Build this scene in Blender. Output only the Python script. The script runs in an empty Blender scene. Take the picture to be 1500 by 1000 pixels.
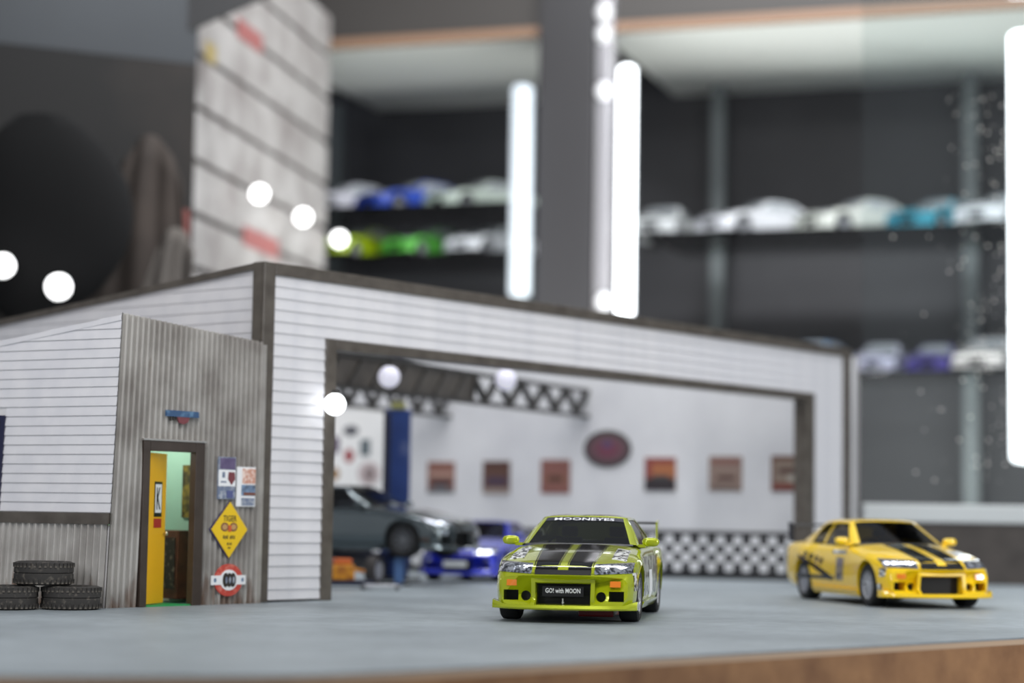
import bpy, bmesh, math, random
import numpy as np
from mathutils import Vector, Matrix
from mathutils.bvhtree import BVHTree

random.seed(7)
scene = bpy.context.scene
col = scene.collection

# ------------------------------------------------------------------ camera
# scene unit: one metre at the 1:64 scale of the model cars
FPX, CAM_H, HORIZON = 3000.0, 1.3, 255.0
PITCH, ROLL = math.atan(HORIZON / FPX), 0.0155
FW = Vector((0, math.cos(PITCH), math.sin(PITCH)))
R0 = Vector((1, 0, 0)); U0 = R0.cross(FW)
RT = R0 * math.cos(ROLL) + U0 * math.sin(ROLL)
UP = -R0 * math.sin(ROLL) + U0 * math.cos(ROLL)
EYE = Vector((0, 0, CAM_H))
cam_data = bpy.data.cameras.new('camera')
cam = bpy.data.objects.new('camera', cam_data)
col.objects.link(cam)
cam_data.sensor_width = 36.0
cam_data.lens = 36.0 * FPX / 1500.0
cam_data.clip_start, cam_data.clip_end = 0.5, 600
m = Matrix((RT, UP, -FW)).transposed().to_4x4(); m.translation = EYE
cam.matrix_world = m
cam_data.dof.use_dof = True
cam_data.dof.focus_distance = 26.0
cam_data.dof.aperture_fstop = 0.235
cam_data.dof.aperture_blades = 0
scene.camera = cam

# ------------------------------------------------------------------ world, lights, exposure
world = bpy.data.worlds.new('world'); scene.world = world; world.use_nodes = True
bg = world.node_tree.nodes['Background']
bg.inputs[0].default_value = (0.80, 0.86, 0.95, 1); bg.inputs[1].default_value = 0.30
scene.view_settings.view_transform = 'Standard'
scene.view_settings.look = 'None'
scene.view_settings.exposure = 0.0
scene.view_settings.gamma = 1.0
scene.view_settings.use_curve_mapping = False


def area(name, loc, target, sx, sy, power, color=(1, 0.97, 0.94)):
    d = bpy.data.lights.new(name, 'AREA'); d.shape = 'RECTANGLE'
    d.size, d.size_y, d.energy, d.color = sx, sy, power, color
    o = bpy.data.objects.new(name, d); col.objects.link(o)
    o.location = loc
    o.rotation_euler = (Vector(target) - Vector(loc)).to_track_quat('-Z', 'Y').to_euler()
    return o


area('case_ceiling_light', (0.5, 15, 15), (1, 31, 1.5), 20, 3.0, 2000)
area('case_tube_light_right', (19, 21, 8), (1, 33, 2.5), 1.0, 13, 1900, (0.97, 0.98, 1))
area('case_tube_light_left', (-12, 13, 8), (-2, 31, 2.5), 1.0, 13, 800, (0.98, 0.98, 1))
area('case_rear_light', (2, 37, 19), (2, 40, 0), 16, 3, 2500, (0.97, 0.98, 1))
area('shelf_car_fill', (6, 44, 25), (6, 66, 9), 26, 3, 7600, (0.98, 0.99, 1))  # unseen fill added to brighten the shelf cars from the front
area('cabinet_ceiling_fill', (7, 54.5, 2.6), (7, 66, 14.5), 30, 1.2, 3600, (0.97, 0.99, 0.97))  # hidden fill added to brighten the white cabinet ceilings from below


# ------------------------------------------------------------------ small helpers
def ray(px, py):
    return (FW * FPX + RT * (px - 750) + UP * (500 - py)).normalized()


def at(px, py, Y):
    d = ray(px, py); return EYE + d * (Y / d.y)


def ground(px, py, z=0.0):
    d = ray(px, py); return EYE + d * ((z - CAM_H) / d.z)


def S(r, g, b):
    def f(c):
        c /= 255.0
        return c / 12.92 if c <= 0.04045 else ((c + 0.055) / 1.055) ** 2.4
    return (f(r), f(g), f(b), 1.0)


MATS = {}


def mat(name, color, rough=0.5, metal=0.0, coat=0.0, emit=None, strength=1.0, noise=None, bump=None,
        trans=0.0, alpha=1.0, spec=0.5, ior=1.45):
    """procedural principled material; noise = (scale, second colour, lo, hi), bump = (scale, strength)"""
    if name in MATS:
        return MATS[name]
    mt = bpy.data.materials.new(name); mt.use_nodes = True
    nt = mt.node_tree; b = nt.nodes['Principled BSDF']
    b.inputs['Base Color'].default_value = color
    b.inputs['Roughness'].default_value = rough
    b.inputs['Metallic'].default_value = metal
    b.inputs['Coat Weight'].default_value = coat
    b.inputs['Coat Roughness'].default_value = 0.04
    b.inputs['Transmission Weight'].default_value = trans
    b.inputs['Alpha'].default_value = alpha
    b.inputs['Specular IOR Level'].default_value = spec
    b.inputs['IOR'].default_value = ior
    if emit:
        b.inputs['Emission Color'].default_value = emit
        b.inputs['Emission Strength'].default_value = strength
    if noise or bump:
        tc = nt.nodes.new('ShaderNodeTexCoord')
    if noise:
        n = nt.nodes.new('ShaderNodeTexNoise'); n.inputs['Scale'].default_value = noise[0]
        n.inputs['Detail'].default_value = 6
        nt.links.new(tc.outputs['Object'], n.inputs['Vector'])
        r = nt.nodes.new('ShaderNodeValToRGB')
        r.color_ramp.elements[0].position, r.color_ramp.elements[1].position = noise[2], noise[3]
        r.color_ramp.elements[0].color, r.color_ramp.elements[1].color = color, noise[1]
        nt.links.new(n.outputs['Fac'], r.inputs['Fac'])
        nt.links.new(r.outputs['Color'], b.inputs['Base Color'])
    if bump:
        n2 = nt.nodes.new('ShaderNodeTexNoise'); n2.inputs['Scale'].default_value = bump[0]
        n2.inputs['Detail'].default_value = 5
        nt.links.new(tc.outputs['Object'], n2.inputs['Vector'])
        bp = nt.nodes.new('ShaderNodeBump'); bp.inputs['Strength'].default_value = bump[1]
        bp.inputs['Distance'].default_value = 0.02
        nt.links.new(n2.outputs['Fac'], bp.inputs['Height'])
        nt.links.new(bp.outputs['Normal'], b.inputs['Normal'])
    MATS[name] = mt
    return mt


def link(name, mesh, material=None, parent=None, loc=None, rot=None):
    o = bpy.data.objects.new(name, mesh); col.objects.link(o)
    if material is not None:
        if len(mesh.materials) == 0:
            mesh.materials.append(material)
        elif mesh.materials[0] is not material:
            o.material_slots[0].link = 'OBJECT'; o.material_slots[0].material = material
    if parent is not None:
        o.parent = parent
    if loc is not None:
        o.location = loc
    if rot is not None:
        o.rotation_euler = rot
    return o


def tag(o, label=None, cat=None, group=None, kind=None):
    if label: o['label'] = label
    if cat: o['category'] = cat
    if group: o['group'] = group
    if kind: o['kind'] = kind
    return o


def empty(name, loc=(0, 0, 0), rz=0.0, label=None, cat=None, group=None):
    o = bpy.data.objects.new(name, None); col.objects.link(o)
    o.location = loc; o.rotation_euler = (0, 0, rz); o.empty_display_size = 0.2
    return tag(o, label, cat, group)


class MB:
    """collects simple shapes into ONE mesh"""
    def __init__(self):
        self.v, self.f, self.smooth = [], [], None

    def add(self, verts, faces):
        k = len(self.v)
        self.v += [tuple(p) for p in verts]; self.f += [tuple(i + k for i in f) for f in faces]
        return self

    def box(self, lo, hi, M=None):
        x0, y0, z0 = lo; x1, y1, z1 = hi
        v = [Vector(p) for p in ((x0, y0, z0), (x1, y0, z0), (x1, y1, z0), (x0, y1, z0),
                                 (x0, y0, z1), (x1, y0, z1), (x1, y1, z1), (x0, y1, z1))]
        if M is not None: v = [M @ p for p in v]
        return self.add(v, [(0, 3, 2, 1), (4, 5, 6, 7), (0, 1, 5, 4), (1, 2, 6, 5), (2, 3, 7, 6), (3, 0, 4, 7)])

    def hexa(self, b4, t4):
        return self.add(list(b4) + list(t4), [(0, 3, 2, 1), (4, 5, 6, 7), (0, 1, 5, 4), (1, 2, 6, 5), (2, 3, 7, 6), (3, 0, 4, 7)])

    def prism(self, poly, a, b):
        """poly: list of 3-vectors; a, b: offset vectors of both end caps"""
        n = len(poly); a, b = Vector(a), Vector(b)
        v = [Vector(p) + a for p in poly] + [Vector(p) + b for p in poly]
        f = [tuple(reversed(range(n))), tuple(range(n, 2 * n))]
        f += [(i, (i + 1) % n, n + (i + 1) % n, n + i) for i in range(n)]
        return self.add(v, f)

    def bar(self, p, q, w, h=None):
        p, q = Vector(p), Vector(q); h = h or w
        d = (q - p).normalized()
        s = d.cross(Vector((0, 0, 1)))
        s = s.normalized() if s.length > 1e-4 else Vector((1, 0, 0))
        t = s.cross(d)
        o = [s * (w / 2) * i + t * (h / 2) * j for i, j in ((-1, -1), (1, -1), (1, 1), (-1, 1))]
        return self.hexa([p + k for k in o], [q + k for k in o])

    def tube(self, p, q, r, n=12, r2=None):
        p, q = Vector(p), Vector(q); r2 = r if r2 is None else r2
        d = (q - p).normalized()
        s = d.orthogonal().normalized(); t = d.cross(s)
        a = [2 * math.pi * i / n for i in range(n)]
        v = [p + (s * math.cos(k) + t * math.sin(k)) * r for k in a] + [q + (s * math.cos(k) + t * math.sin(k)) * r2 for k in a]
        f = [tuple(reversed(range(n))), tuple(range(n, 2 * n))]
        f += [(i, (i + 1) % n, n + (i + 1) % n, n + i) for i in range(n)]
        return self.add(v, f)

    def lathe(self, prof, n=32, axis='z', c=(0, 0, 0), closed=False):
        """prof: list of (radius, height)"""
        c = Vector(c); v = []; f = []; m_ = len(prof)
        for i in range(n):
            a = 2 * math.pi * i / n; ca, sa = math.cos(a), math.sin(a)
            for r, h in prof:
                p = Vector((r * ca, r * sa, h))
                if axis == 'y': p = Vector((r * ca, h, r * sa))
                if axis == 'x': p = Vector((h, r * ca, r * sa))
                v.append(c + p)
        for i in range(n):
            j = (i + 1) % n
            for k in range(m_ if closed else m_ - 1):
                k2 = (k + 1) % m_
                f.append((i * m_ + k, i * m_ + k2, j * m_ + k2, j * m_ + k))
        return self.add(v, f)

    def mesh(self, name, smooth=None, bevel=0.0, weld=False):
        me = bpy.data.meshes.new(name)
        bm = bmesh.new()
        vs = [bm.verts.new(p) for p in self.v]
        for f in self.f:
            try: bm.faces.new([vs[i] for i in f])
            except ValueError: pass
        if weld: bmesh.ops.remove_doubles(bm, verts=bm.verts, dist=1e-5)
        bmesh.ops.recalc_face_normals(bm, faces=bm.faces)
        if bevel > 0:
            bmesh.ops.bevel(bm, geom=[e for e in bm.edges if len(e.link_faces) == 2 and e.calc_face_angle(0) > 0.5],
                            offset=bevel, segments=2, profile=0.6, affect='EDGES', clamp_overlap=True)
        bm.to_mesh(me); bm.free()
        if smooth is not None:
            for p in me.polygons: p.use_smooth = True
            me.set_sharp_from_angle(angle=math.radians(smooth))
        return me

    def build(self, name, material, parent=None, smooth=None, bevel=0.0, loc=None, rot=None):
        return link(name, self.mesh(name, smooth, bevel), material, parent, loc, rot)


def box_obj(name, lo, hi, material, parent=None, bevel=0.0):
    return MB().box(lo, hi).build(name, material, parent, bevel=bevel)


def text2d(body, height, width=None, thick=0.0):
    """triangulated outline of a line of lettering, centred on the origin: (verts2d, faces)"""
    cu = bpy.data.curves.new('lettering', 'FONT'); cu.body = body
    cu.size = 1.0; cu.align_x = 'CENTER'; cu.align_y = 'CENTER'; cu.resolution_u = 2; cu.offset = thick
    o = bpy.data.objects.new('lettering', cu); col.objects.link(o)
    dg = bpy.context.evaluated_depsgraph_get(); dg.update()
    me = bpy.data.meshes.new_from_object(o.evaluated_get(dg))
    v = [(p.co.x, p.co.y) for p in me.vertices]; f = [tuple(p.vertices) for p in me.polygons]
    bpy.data.objects.remove(o); bpy.data.curves.remove(cu); bpy.data.meshes.remove(me)
    xs = [p[0] for p in v]; ys = [p[1] for p in v]
    cx, cy = (min(xs) + max(xs)) / 2, (min(ys) + max(ys)) / 2
    sy = height / (max(ys) - min(ys)); sx = sy if width is None else width / (max(xs) - min(xs))
    return [((x - cx) * sx, (y - cy) * sy) for x, y in v], f


# ------------------------------------------------------------------ materials
def paint(name, c, metal=0.25, rough=0.28):
    return mat(name, c, rough=rough, metal=metal, coat=1.0)


M_board = mat('white_siding', S(226, 225, 228), rough=0.55, noise=(3.0, S(214, 214, 219), 0.35, 0.75))
M_core = mat('white_card', S(222, 221, 222), rough=0.7)
M_trim = mat('dark_trim', S(96, 90, 83), rough=0.35, noise=(4.0, S(76, 70, 64), 0.35, 0.7))
M_black = mat('black_plastic', S(16, 16, 18), rough=0.45)
M_tyre = mat('tyre_rubber', S(30, 30, 31), rough=0.75)
M_inner = mat('car_interior', S(34, 34, 38), rough=0.7)
M_seat = mat('car_seat', S(92, 96, 104), rough=0.7)
M_lens = mat('headlight_lens', S(190, 195, 205), rough=0.12, metal=0.75, coat=1.0, noise=(26.0, S(60, 62, 70), 0.42, 0.6))
M_lamp_in = mat('headlight_bowl', S(235, 238, 245), rough=0.1, metal=0.9)
M_orange = mat('turn_lens', S(240, 132, 24), rough=0.2, coat=1.0)
M_rim = mat('alloy_rim', S(188, 190, 196), rough=0.35, metal=0.35)
M_rimdark = mat('grey_rim', S(120, 122, 126), rough=0.35, metal=0.7)
M_decal_black = mat('black_stripe', S(12, 12, 12), rough=0.08, coat=0.0, spec=.4)
M_white_print = mat('white_print', S(238, 240, 242), rough=0.4)
M_red_print = mat('red_print', S(176, 36, 34), rough=0.45)


def glass_mat(name, tint, alpha):
    if name in MATS: return MATS[name]
    mt = bpy.data.materials.new(name); mt.use_nodes = True; nt = mt.node_tree
    for n in list(nt.nodes): nt.nodes.remove(n)
    out = nt.nodes.new('ShaderNodeOutputMaterial')
    tr = nt.nodes.new('ShaderNodeBsdfTransparent'); tr.inputs[0].default_value = tint
    gl = nt.nodes.new('ShaderNodeBsdfGlossy'); gl.inputs['Roughness'].default_value = 0.03
    fr = nt.nodes.new('ShaderNodeFresnel'); fr.inputs['IOR'].default_value = 1.5
    mx = nt.nodes.new('ShaderNodeMixShader')
    nt.links.new(fr.outputs[0], mx.inputs[0]); nt.links.new(tr.outputs[0], mx.inputs[1]); nt.links.new(gl.outputs[0], mx.inputs[2])
    nt.links.new(mx.outputs[0], out.inputs[0])
    MATS[name] = mt
    return mt


M_glass = glass_mat('car_glass', (0.17, 0.18, 0.20, 1), 0.5)
M_pane = glass_mat('clear_pane', (0.93, 0.95, 0.95, 1), 0.1)


def checker_print(name, c1, c2, scale):
    if name in MATS: return MATS[name]
    mt = bpy.data.materials.new(name); mt.use_nodes = True; nt = mt.node_tree
    b = nt.nodes['Principled BSDF']; b.inputs['Roughness'].default_value = 0.35
    b.inputs['Coat Weight'].default_value = 0.6
    tc = nt.nodes.new('ShaderNodeTexCoord')
    v = nt.nodes.new('ShaderNodeTexVoronoi'); v.inputs['Scale'].default_value = scale
    v.distance = 'CHEBYCHEV'
    nt.links.new(tc.outputs['Object'], v.inputs['Vector'])
    sp = nt.nodes.new('ShaderNodeSeparateColor'); nt.links.new(v.outputs['Color'], sp.inputs[0])
    r = nt.nodes.new('ShaderNodeValToRGB'); r.color_ramp.interpolation = 'CONSTANT'
    r.color_ramp.elements[0].color = c1; r.color_ramp.elements[1].color = c2; r.color_ramp.elements[1].position = 0.5
    nt.links.new(sp.outputs[0], r.inputs[0]); nt.links.new(r.outputs[0], b.inputs['Base Color'])
    MATS[name] = mt
    return mt


# ------------------------------------------------------------------ table with rounded wooden edge
def smooth_poly(pts, it=2):
    for _ in range(it):
        q = []
        for i in range(len(pts)):
            a, b = Vector(pts[i]), Vector(pts[(i + 1) % len(pts)])
            q += [a * 0.75 + b * 0.25, a * 0.25 + b * 0.75]
        pts = q
    return pts


front_edge = [(-14, 18.2), (-9, 16.9), (-4.0, 16.05), (-1.7, 16.5), (0.35, 18.35), (5.97, 23.75), (16, 33.4), (30, 47)]
fe = [Vector(p) for p in front_edge]
dense = [fe[0]]
for i in range(1, len(fe) - 1):
    a, b, c = fe[i - 1], fe[i], fe[i + 1]
    for t in (0.0, 0.25, 0.5, 0.75, 1.0):
        p0 = b + (a - b) * 0.28; p2 = b + (c - b) * 0.28
        dense.append(p0 * (1 - t) ** 2 + b * 2 * t * (1 - t) + p2 * t * t)
dense.append(fe[-1])
outline = [Vector((p.x, p.y, 0)) for p in dense] + [Vector((30, 48.6, 0)), Vector((-9.5, 48.6, 0)), Vector((-14, 44, 0))]
M_table = mat('grey_tabletop', S(146, 155, 160), rough=0.48, spec=0.4, noise=(0.55, S(126, 134, 139), 0.35, 0.7), bump=(9.0, 0.25))
# a second, finer mottling in the table top
nt = M_table.node_tree
tcn = [n for n in nt.nodes if n.type == 'TEX_COORD'][0]
n3 = nt.nodes.new('ShaderNodeTexNoise'); n3.inputs['Scale'].default_value = 5.0; n3.inputs['Detail'].default_value = 8
nt.links.new(tcn.outputs['Object'], n3.inputs['Vector'])
mixn = nt.nodes.new('ShaderNodeMix'); mixn.data_type = 'RGBA'; mixn.blend_type = 'OVERLAY'; mixn.inputs[0].default_value = 0.35
src = [l for l in nt.links if l.to_socket.name == 'Base Color'][0].from_socket
nt.links.new(src, mixn.inputs[6]); nt.links.new(n3.outputs['Color'], mixn.inputs[7])
bwn = nt.nodes.new('ShaderNodeRGBToBW'); nt.links.new(n3.outputs['Color'], bwn.inputs[0]); nt.links.new(bwn.outputs[0], mixn.inputs[7])
nt.links.new(mixn.outputs[2], nt.nodes['Principled BSDF'].inputs['Base Color'])
M_wood = mat('brown_board_edge', S(166, 122, 80), rough=0.6, noise=(2.2, S(128, 88, 54), 0.3, 0.75), bump=(6, 0.3))
M_lipband = mat('pale_edge_strip', S(196, 168, 140), rough=0.5)
table = empty('display_table', (0, 0, -2.2), label='grey display table top with a brown wooden board edge carrying the model garage', cat='table')
MB().prism(outline, (0, 0, 2.18), (0, 0, 2.2)).build('tabletop', M_table, table)
band = [p * 1.0 for p in outline]
MB().prism(band, (0, 0, 2.12), (0, 0, 2.179)).build('edge_strip', M_lipband, table)
MB().prism(band, (0, 0, 0.0), (0, 0, 2.119)).build('board', M_wood, table)
FLOOR_Z = -50
tag(box_obj('floor', (-90, -30, FLOOR_Z - 1), (90, 130, FLOOR_Z), mat('room_floor', S(70, 68, 66), rough=0.6)), kind='structure')
lg = MB()
for x, y in ((-11, 30), (20, 42), (-9, 45), (20, 47)):
    MB().tube((x, y, FLOOR_Z + 2.2), (x, y, 0.0), 0.8).build('leg', M_wood, table)

# ------------------------------------------------------------------ model garage (local frame: x along the front, y inwards)
TH = math.radians(51.78)
GO = Vector((-3.537, 29.73, 0))
GM = Matrix.Translation(GO) @ Matrix.Rotation(TH, 4, 'Z'); GI = GM.inverted()
garage = empty('model_garage', GO, TH, 'white clapboard model garage with dark trim and a wide open bay', 'model building')
NB = 28; H = 4.93; BT = 4.75; BH = BT / NB
OX0, OX1, OZ = 1.17, 15.77, BH * 23
FR = 17.3


def lap_board(x0, x1, h, xt0=None, xt1=None, proud=0.026):
    """one clapboard along x, outer face towards -y, thicker at its lower edge"""
    xt0 = x0 if xt0 is None else xt0; xt1 = x1 if xt1 is None else xt1
    g = 0.012
    return MB().hexa([(x0, -proud, g), (x1, -proud, g), (x1, 0, g), (x0, 0, g)],
                     [(xt0, -0.006, h), (xt1, -0.006, h), (xt1, 0, h), (xt0, 0, h)])


fwall = MB()
fwall.box((0, 0.0, 0), (OX0, 0.12, H - 0.02)); fwall.box((OX1, 0, 0), (FR, 0.12, H - 0.02)); fwall.box((OX0, 0, OZ), (OX1, 0.12, H - 0.02))
front_wall = fwall.build('front_wall', M_core, garage)
b_long = lap_board(0.06, 16.98, BH).mesh('siding_board')
b_left = lap_board(0.06, OX0, BH).mesh('siding_board')
b_right = lap_board(OX1, 16.98, BH).mesh('siding_board')
for k in range(NB):
    if k >= 23:
        link('siding_board', b_long, M_board, front_wall, (0, 0, k * BH))
    else:
        link('siding_board', b_left, M_board, front_wall, (0, 0, k * BH + 0.02 * (k == 0)))
        link('siding_board', b_right, M_board, front_wall, (0, 0, k * BH + 0.02 * (k == 0)))
# posts and trims
MB().box((-0.18, -0.05, 0), (0.055, 0.0, H - 0.001)).box((-0.18, 0.0, 0), (-0.0, 0.19, H - 0.001)).build('corner_post', M_trim, garage, bevel=0.015)
MB().box((16.985, -0.05, 0), (FR, 0.13, H - 0.001)).build('end_post', M_trim, garage, bevel=0.015)
MB().box((0.056, -0.055, BT), (16.984, 0.14, H)).build('top_trim', M_trim, garage, bevel=0.01)
# opening frame: two jambs and a header
MB().box((OX0, -0.045, 0), (OX0 + 0.23, 0.28, OZ)).build('jamb', M_trim, garage, bevel=0.01)
MB().box((OX1 - 0.3, -0.045, 0), (OX1, 0.28, OZ)).build('jamb', M_trim, garage, bevel=0.01)
MB().box((OX0 + 0.231, -0.045, OZ - 0.15), (OX1 - 0.301, 0.28, OZ)).build('header', M_trim, garage, bevel=0.01)
MB().box((0.06, -0.012, 0), (OX0, 0.0, 0.03)).build('base_shadow_strip', M_black, garage)  # black strip put in as shade along the wall foot

# side wall: its roof line falls towards the rear
SL, SLOPE = 9.0, 0.0934
side = MB().prism([(-0.0, 0.19, 0), (-0.0, SL, 0), (-0.0, SL, H - SLOPE * SL - 0.05), (-0.0, 0.19, H - 0.05)], (-0.04, 0, 0), (0.0, 0, 0))
side_wall = side.build('side_wall', M_core, garage)
for k in range(14, NB + 1):
    z0 = k * BH; z1 = min(z0 + BH, H - 0.07)
    yb = min(SL, (H - 0.06 - z0) / SLOPE); yt = min(SL, (H - 0.06 - z1) / SLOPE)
    if z1 - z0 < 0.03 or yb < 0.3: continue
    yt = max(yt, 0.2)
    bd = MB().hexa([(-0.06, 0.19, z0 + 0.012), (-0.06, yb, z0 + 0.012), (-0.04, yb, z0 + 0.012), (-0.04, 0.19, z0 + 0.012)],
                   [(-0.046, 0.19, z1), (-0.046, yt, z1), (-0.04, yt, z1), (-0.04, 0.19, z1)])
    bd.build('siding_board', M_board, side_wall)
MB().prism([(0, 0.19, H - 0.09), (0, SL, H - 0.09 - SLOPE * SL), (0, SL, H - SLOPE * SL), (0, 0.19, H)], (-0.12, 0, 0), (0.02, 0, 0)).build('roof_trim', M_trim, garage)

# back wall: angled, meets the front wall near its right end
B0 = Vector((6.36, 44.1, 0)); BD = Vector((-7.9, 2.6, 0)).normalized(); BN = Vector((-BD.y, BD.x, 0))
if BN.y > 0: BN = -BN            # towards the camera
BANG = math.atan2(-BD.y, -BD.x)  # local x runs to the right in the picture, local -y towards the camera
BM = Matrix.Translation(B0) @ Matrix.Rotation(BANG, 4, 'Z')


def rel(parent_m, M):
    return parent_m.inverted() @ M


back_me = MB().box((-11.9, 0, 0), (1.06, 0.12, 4.80)).mesh('back_wall')
M_inwall = mat('inner_wall_white', S(214, 214, 216), rough=0.6, noise=(0.8, S(200, 200, 203), 0.35, 0.7))
back_wall = link('back_wall', back_me, M_inwall, garage); back_wall.matrix_local = rel(GM, BM)
link('wall_cap', MB().box((1.062, -0.012, 0), (1.12, 0.14, 4.81)).mesh('wall_cap', bevel=0.02), mat('grey_cap', S(150, 148, 148), rough=0.4), garage).matrix_local = rel(GM, BM)
# rear left wall closing the plan behind the side wall
p0 = GM @ Vector((-0.0, SL, 0)); p1 = BM @ Vector((-11.8, 0, 0))
dv = (p1 - p0); RM = Matrix.Translation(p0) @ Matrix.Rotation(math.atan2(dv.y, dv.x), 4, 'Z')
link('rear_wall', MB().box((0.05, -0.1, 0), (dv.length - 0.1, 0, 4.0)).mesh('rear_wall'), M_inwall, garage).matrix_local = rel(GM, RM)
# black and white checked dado on the back wall
M_tw = mat('white_tile', S(232, 232, 234), rough=0.35); M_tb = mat('black_tile', S(24, 24, 28), rough=0.35)
dado = link('checked_dado', MB().box((-11.6, -0.03, 0.001), (0.9, -0.001, 1.03)).mesh('checked_dado'), M_tb, garage); dado.matrix_local = rel(GM, BM)
TS = 0.1905
tile = MB().box((0.004, -0.006, 0.004), (TS - 0.004, 0.0, TS - 0.004)).mesh('tile')
tile.materials.append(M_tw)
for c in range(56):
    for r in range(4):
        x = -9.95 + c * TS
        if x > 0.7: continue
        link('tile', tile, M_tw if (c + r) % 2 else M_tb, dado, (x, -0.03, 0.17 + r * TS))

# roof trusses, dark steel
M_steel = mat('dark_steel', S(58, 56, 54), rough=0.45, metal=0.3)
M_girder = mat('girder_plate', S(82, 76, 70), rough=0.45, noise=(3, S(62, 57, 53), 0.3, 0.7))
TD = Vector((0.44, 0.9, 0)).normalized()


def truss(name, end, length, clad=0.0):
    """lattice roof truss ending at the back wall; the clad stretch at the near end is plated"""
    end = Vector(end); z0, z1 = 3.49, 4.13
    n0 = end - TD * length
    t = empty(name)
    t.parent = garage; t.matrix_local = GI
    def P(s, z): return Vector((n0.x + TD.x * s, n0.y + TD.y * s, z))
    MB().bar(P(0, z0 + 0.04), P(length, z0 + 0.04), 0.14, 0.08).build('bottom_chord', M_steel, t)
    MB().bar(P(0, z1 - 0.04), P(length, z1 - 0.04), 0.14, 0.08).build('top_chord', M_steel, t)
    n = int((length - clad) / 1.0); st = (length - clad) / n
    for i in range(n):
        s = clad + i * st
        MB().bar(P(s + 0.03, z1 - 0.08), P(s + st / 2, z0 + 0.08), 0.11).build('diagonal_brace', M_steel, t)
        MB().bar(P(s + st / 2, z0 + 0.08), P(s + st - 0.03, z1 - 0.08), 0.11).build('diagonal_brace', M_steel, t)
    if clad > 0:
        MB().bar(P(0, (z0 + z1) / 2), P(clad, (z0 + z1) / 2), 0.08, z1 - z0 - 0.16).build('web_plate', M_girder, t)
        for i in range(int(clad / 0.8) + 1):
            s = 0.1 + i * 0.8
            side_ = Vector((TD.y, -TD.x, 0)) * 0.06
            MB().bar(P(s, z0 + 0.1) + side_, P(min(s + 0.45, clad), z1 - 0.1) + side_, 0.05).build('stiffener', M_steel, t)
    return t


T1, T2 = (1.69, 45.60, 0), (-1.41, 46.62, 0)
truss('roof_truss', T1, 13.0, 7.4)
truss('roof_truss', T2, 10.0)
# ------------------------------------------------------------------ annex shed with corrugated iron front
annex = empty('annex_shed', GO, TH, 'small lean-to shed with corrugated iron front and white clapboard side', 'model building')
M_iron = mat('corrugated_iron', S(186, 183, 178), rough=0.36, metal=0.35, noise=(1.6, S(150, 145, 140), 0.38, 0.68), bump=(5, 0.1))
# rust creeping up from the ground: its own irregular shape
nt = M_iron.node_tree
tcn = [n for n in nt.nodes if n.type == 'TEX_COORD'][0]
mp = nt.nodes.new('ShaderNodeMapping'); mp.inputs['Scale'].default_value = (4.0, 4.0, 0.9)
nt.links.new(tcn.outputs['Object'], mp.inputs[0])
rn = nt.nodes.new('ShaderNodeTexNoise'); rn.inputs['Scale'].default_value = 1.3; rn.inputs['Detail'].default_value = 5
nt.links.new(mp.outputs[0], rn.inputs['Vector'])
sx = nt.nodes.new('ShaderNodeSeparateXYZ'); nt.links.new(tcn.outputs['Object'], sx.inputs[0])
mr = nt.nodes.new('ShaderNodeMapRange'); mr.inputs[1].default_value = 0.0; mr.inputs[2].default_value = 0.75
mr.inputs[3].default_value = 0.22; mr.inputs[4].default_value = -0.12
nt.links.new(sx.outputs[2], mr.inputs[0])
ad = nt.nodes.new('ShaderNodeMath'); ad.operation = 'ADD'; nt.links.new(rn.outputs['Fac'], ad.inputs[0]); nt.links.new(mr.outputs[0], ad.inputs[1])
rr = nt.nodes.new('ShaderNodeValToRGB'); rr.color_ramp.elements[0].position = 0.58; rr.color_ramp.elements[1].position = 0.76
rr.color_ramp.elements[0].color = (0, 0, 0, 1); rr.color_ramp.elements[1].color = (0.75, 0.75, 0.75, 1)
nt.links.new(ad.outputs[0], rr.inputs[0])
mixr = nt.nodes.new('ShaderNodeMix'); mixr.data_type = 'RGBA'; mixr.inputs[7].default_value = S(104, 70, 44)
src = [l for l in nt.links if l.to_socket.name == 'Base Color'][0].from_socket
nt.links.new(rr.outputs[0], mixr.inputs[0]); nt.links.new(src, mixr.inputs[6])
nt.links.new(mixr.outputs[2], nt.nodes['Principled BSDF'].inputs['Base Color'])

AY = -0.15
AXB, AXT, AXR = -3.08, -2.94, -0.30       # left edge leans a little; right edge
ATL, ATR = 3.93, 3.735                     # height of the front sheet at its left and right end
DX0, DX1, DZ = -2.52, -1.40, 2.24          # door frame, outer


def ax(s, z):
    """s runs 0..1 across the front; lean only at the left"""
    return AXB + (AXT - AXB) * (z / ATL) * (1 - s) + (AXR - AXB) * s


def corrugate(mb, P, s0, s1, z0, z1f, period, amp, normal, thick=0.012):
    n = max(4, int(round((s1 - s0) / period * 8)))
    v = []; f = []
    for i in range(n + 1):
        s = s0 + (s1 - s0) * i / n
        off = amp * math.cos(2 * math.pi * s / period)
        for z in (z0, z1f(s)):
            p = Vector(P(s, z))
            v += [p + normal * off, p + normal * (off - thick)]
    for i in range(n):
        a = i * 4; b = a + 4
        f += [(a, b, b + 2, a + 2), (a + 1, a + 3, b + 3, b + 1), (a, a + 1, b + 1, b), (a + 2, b + 2, b + 3, a + 3)]
    mb.add(v, f)


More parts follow.
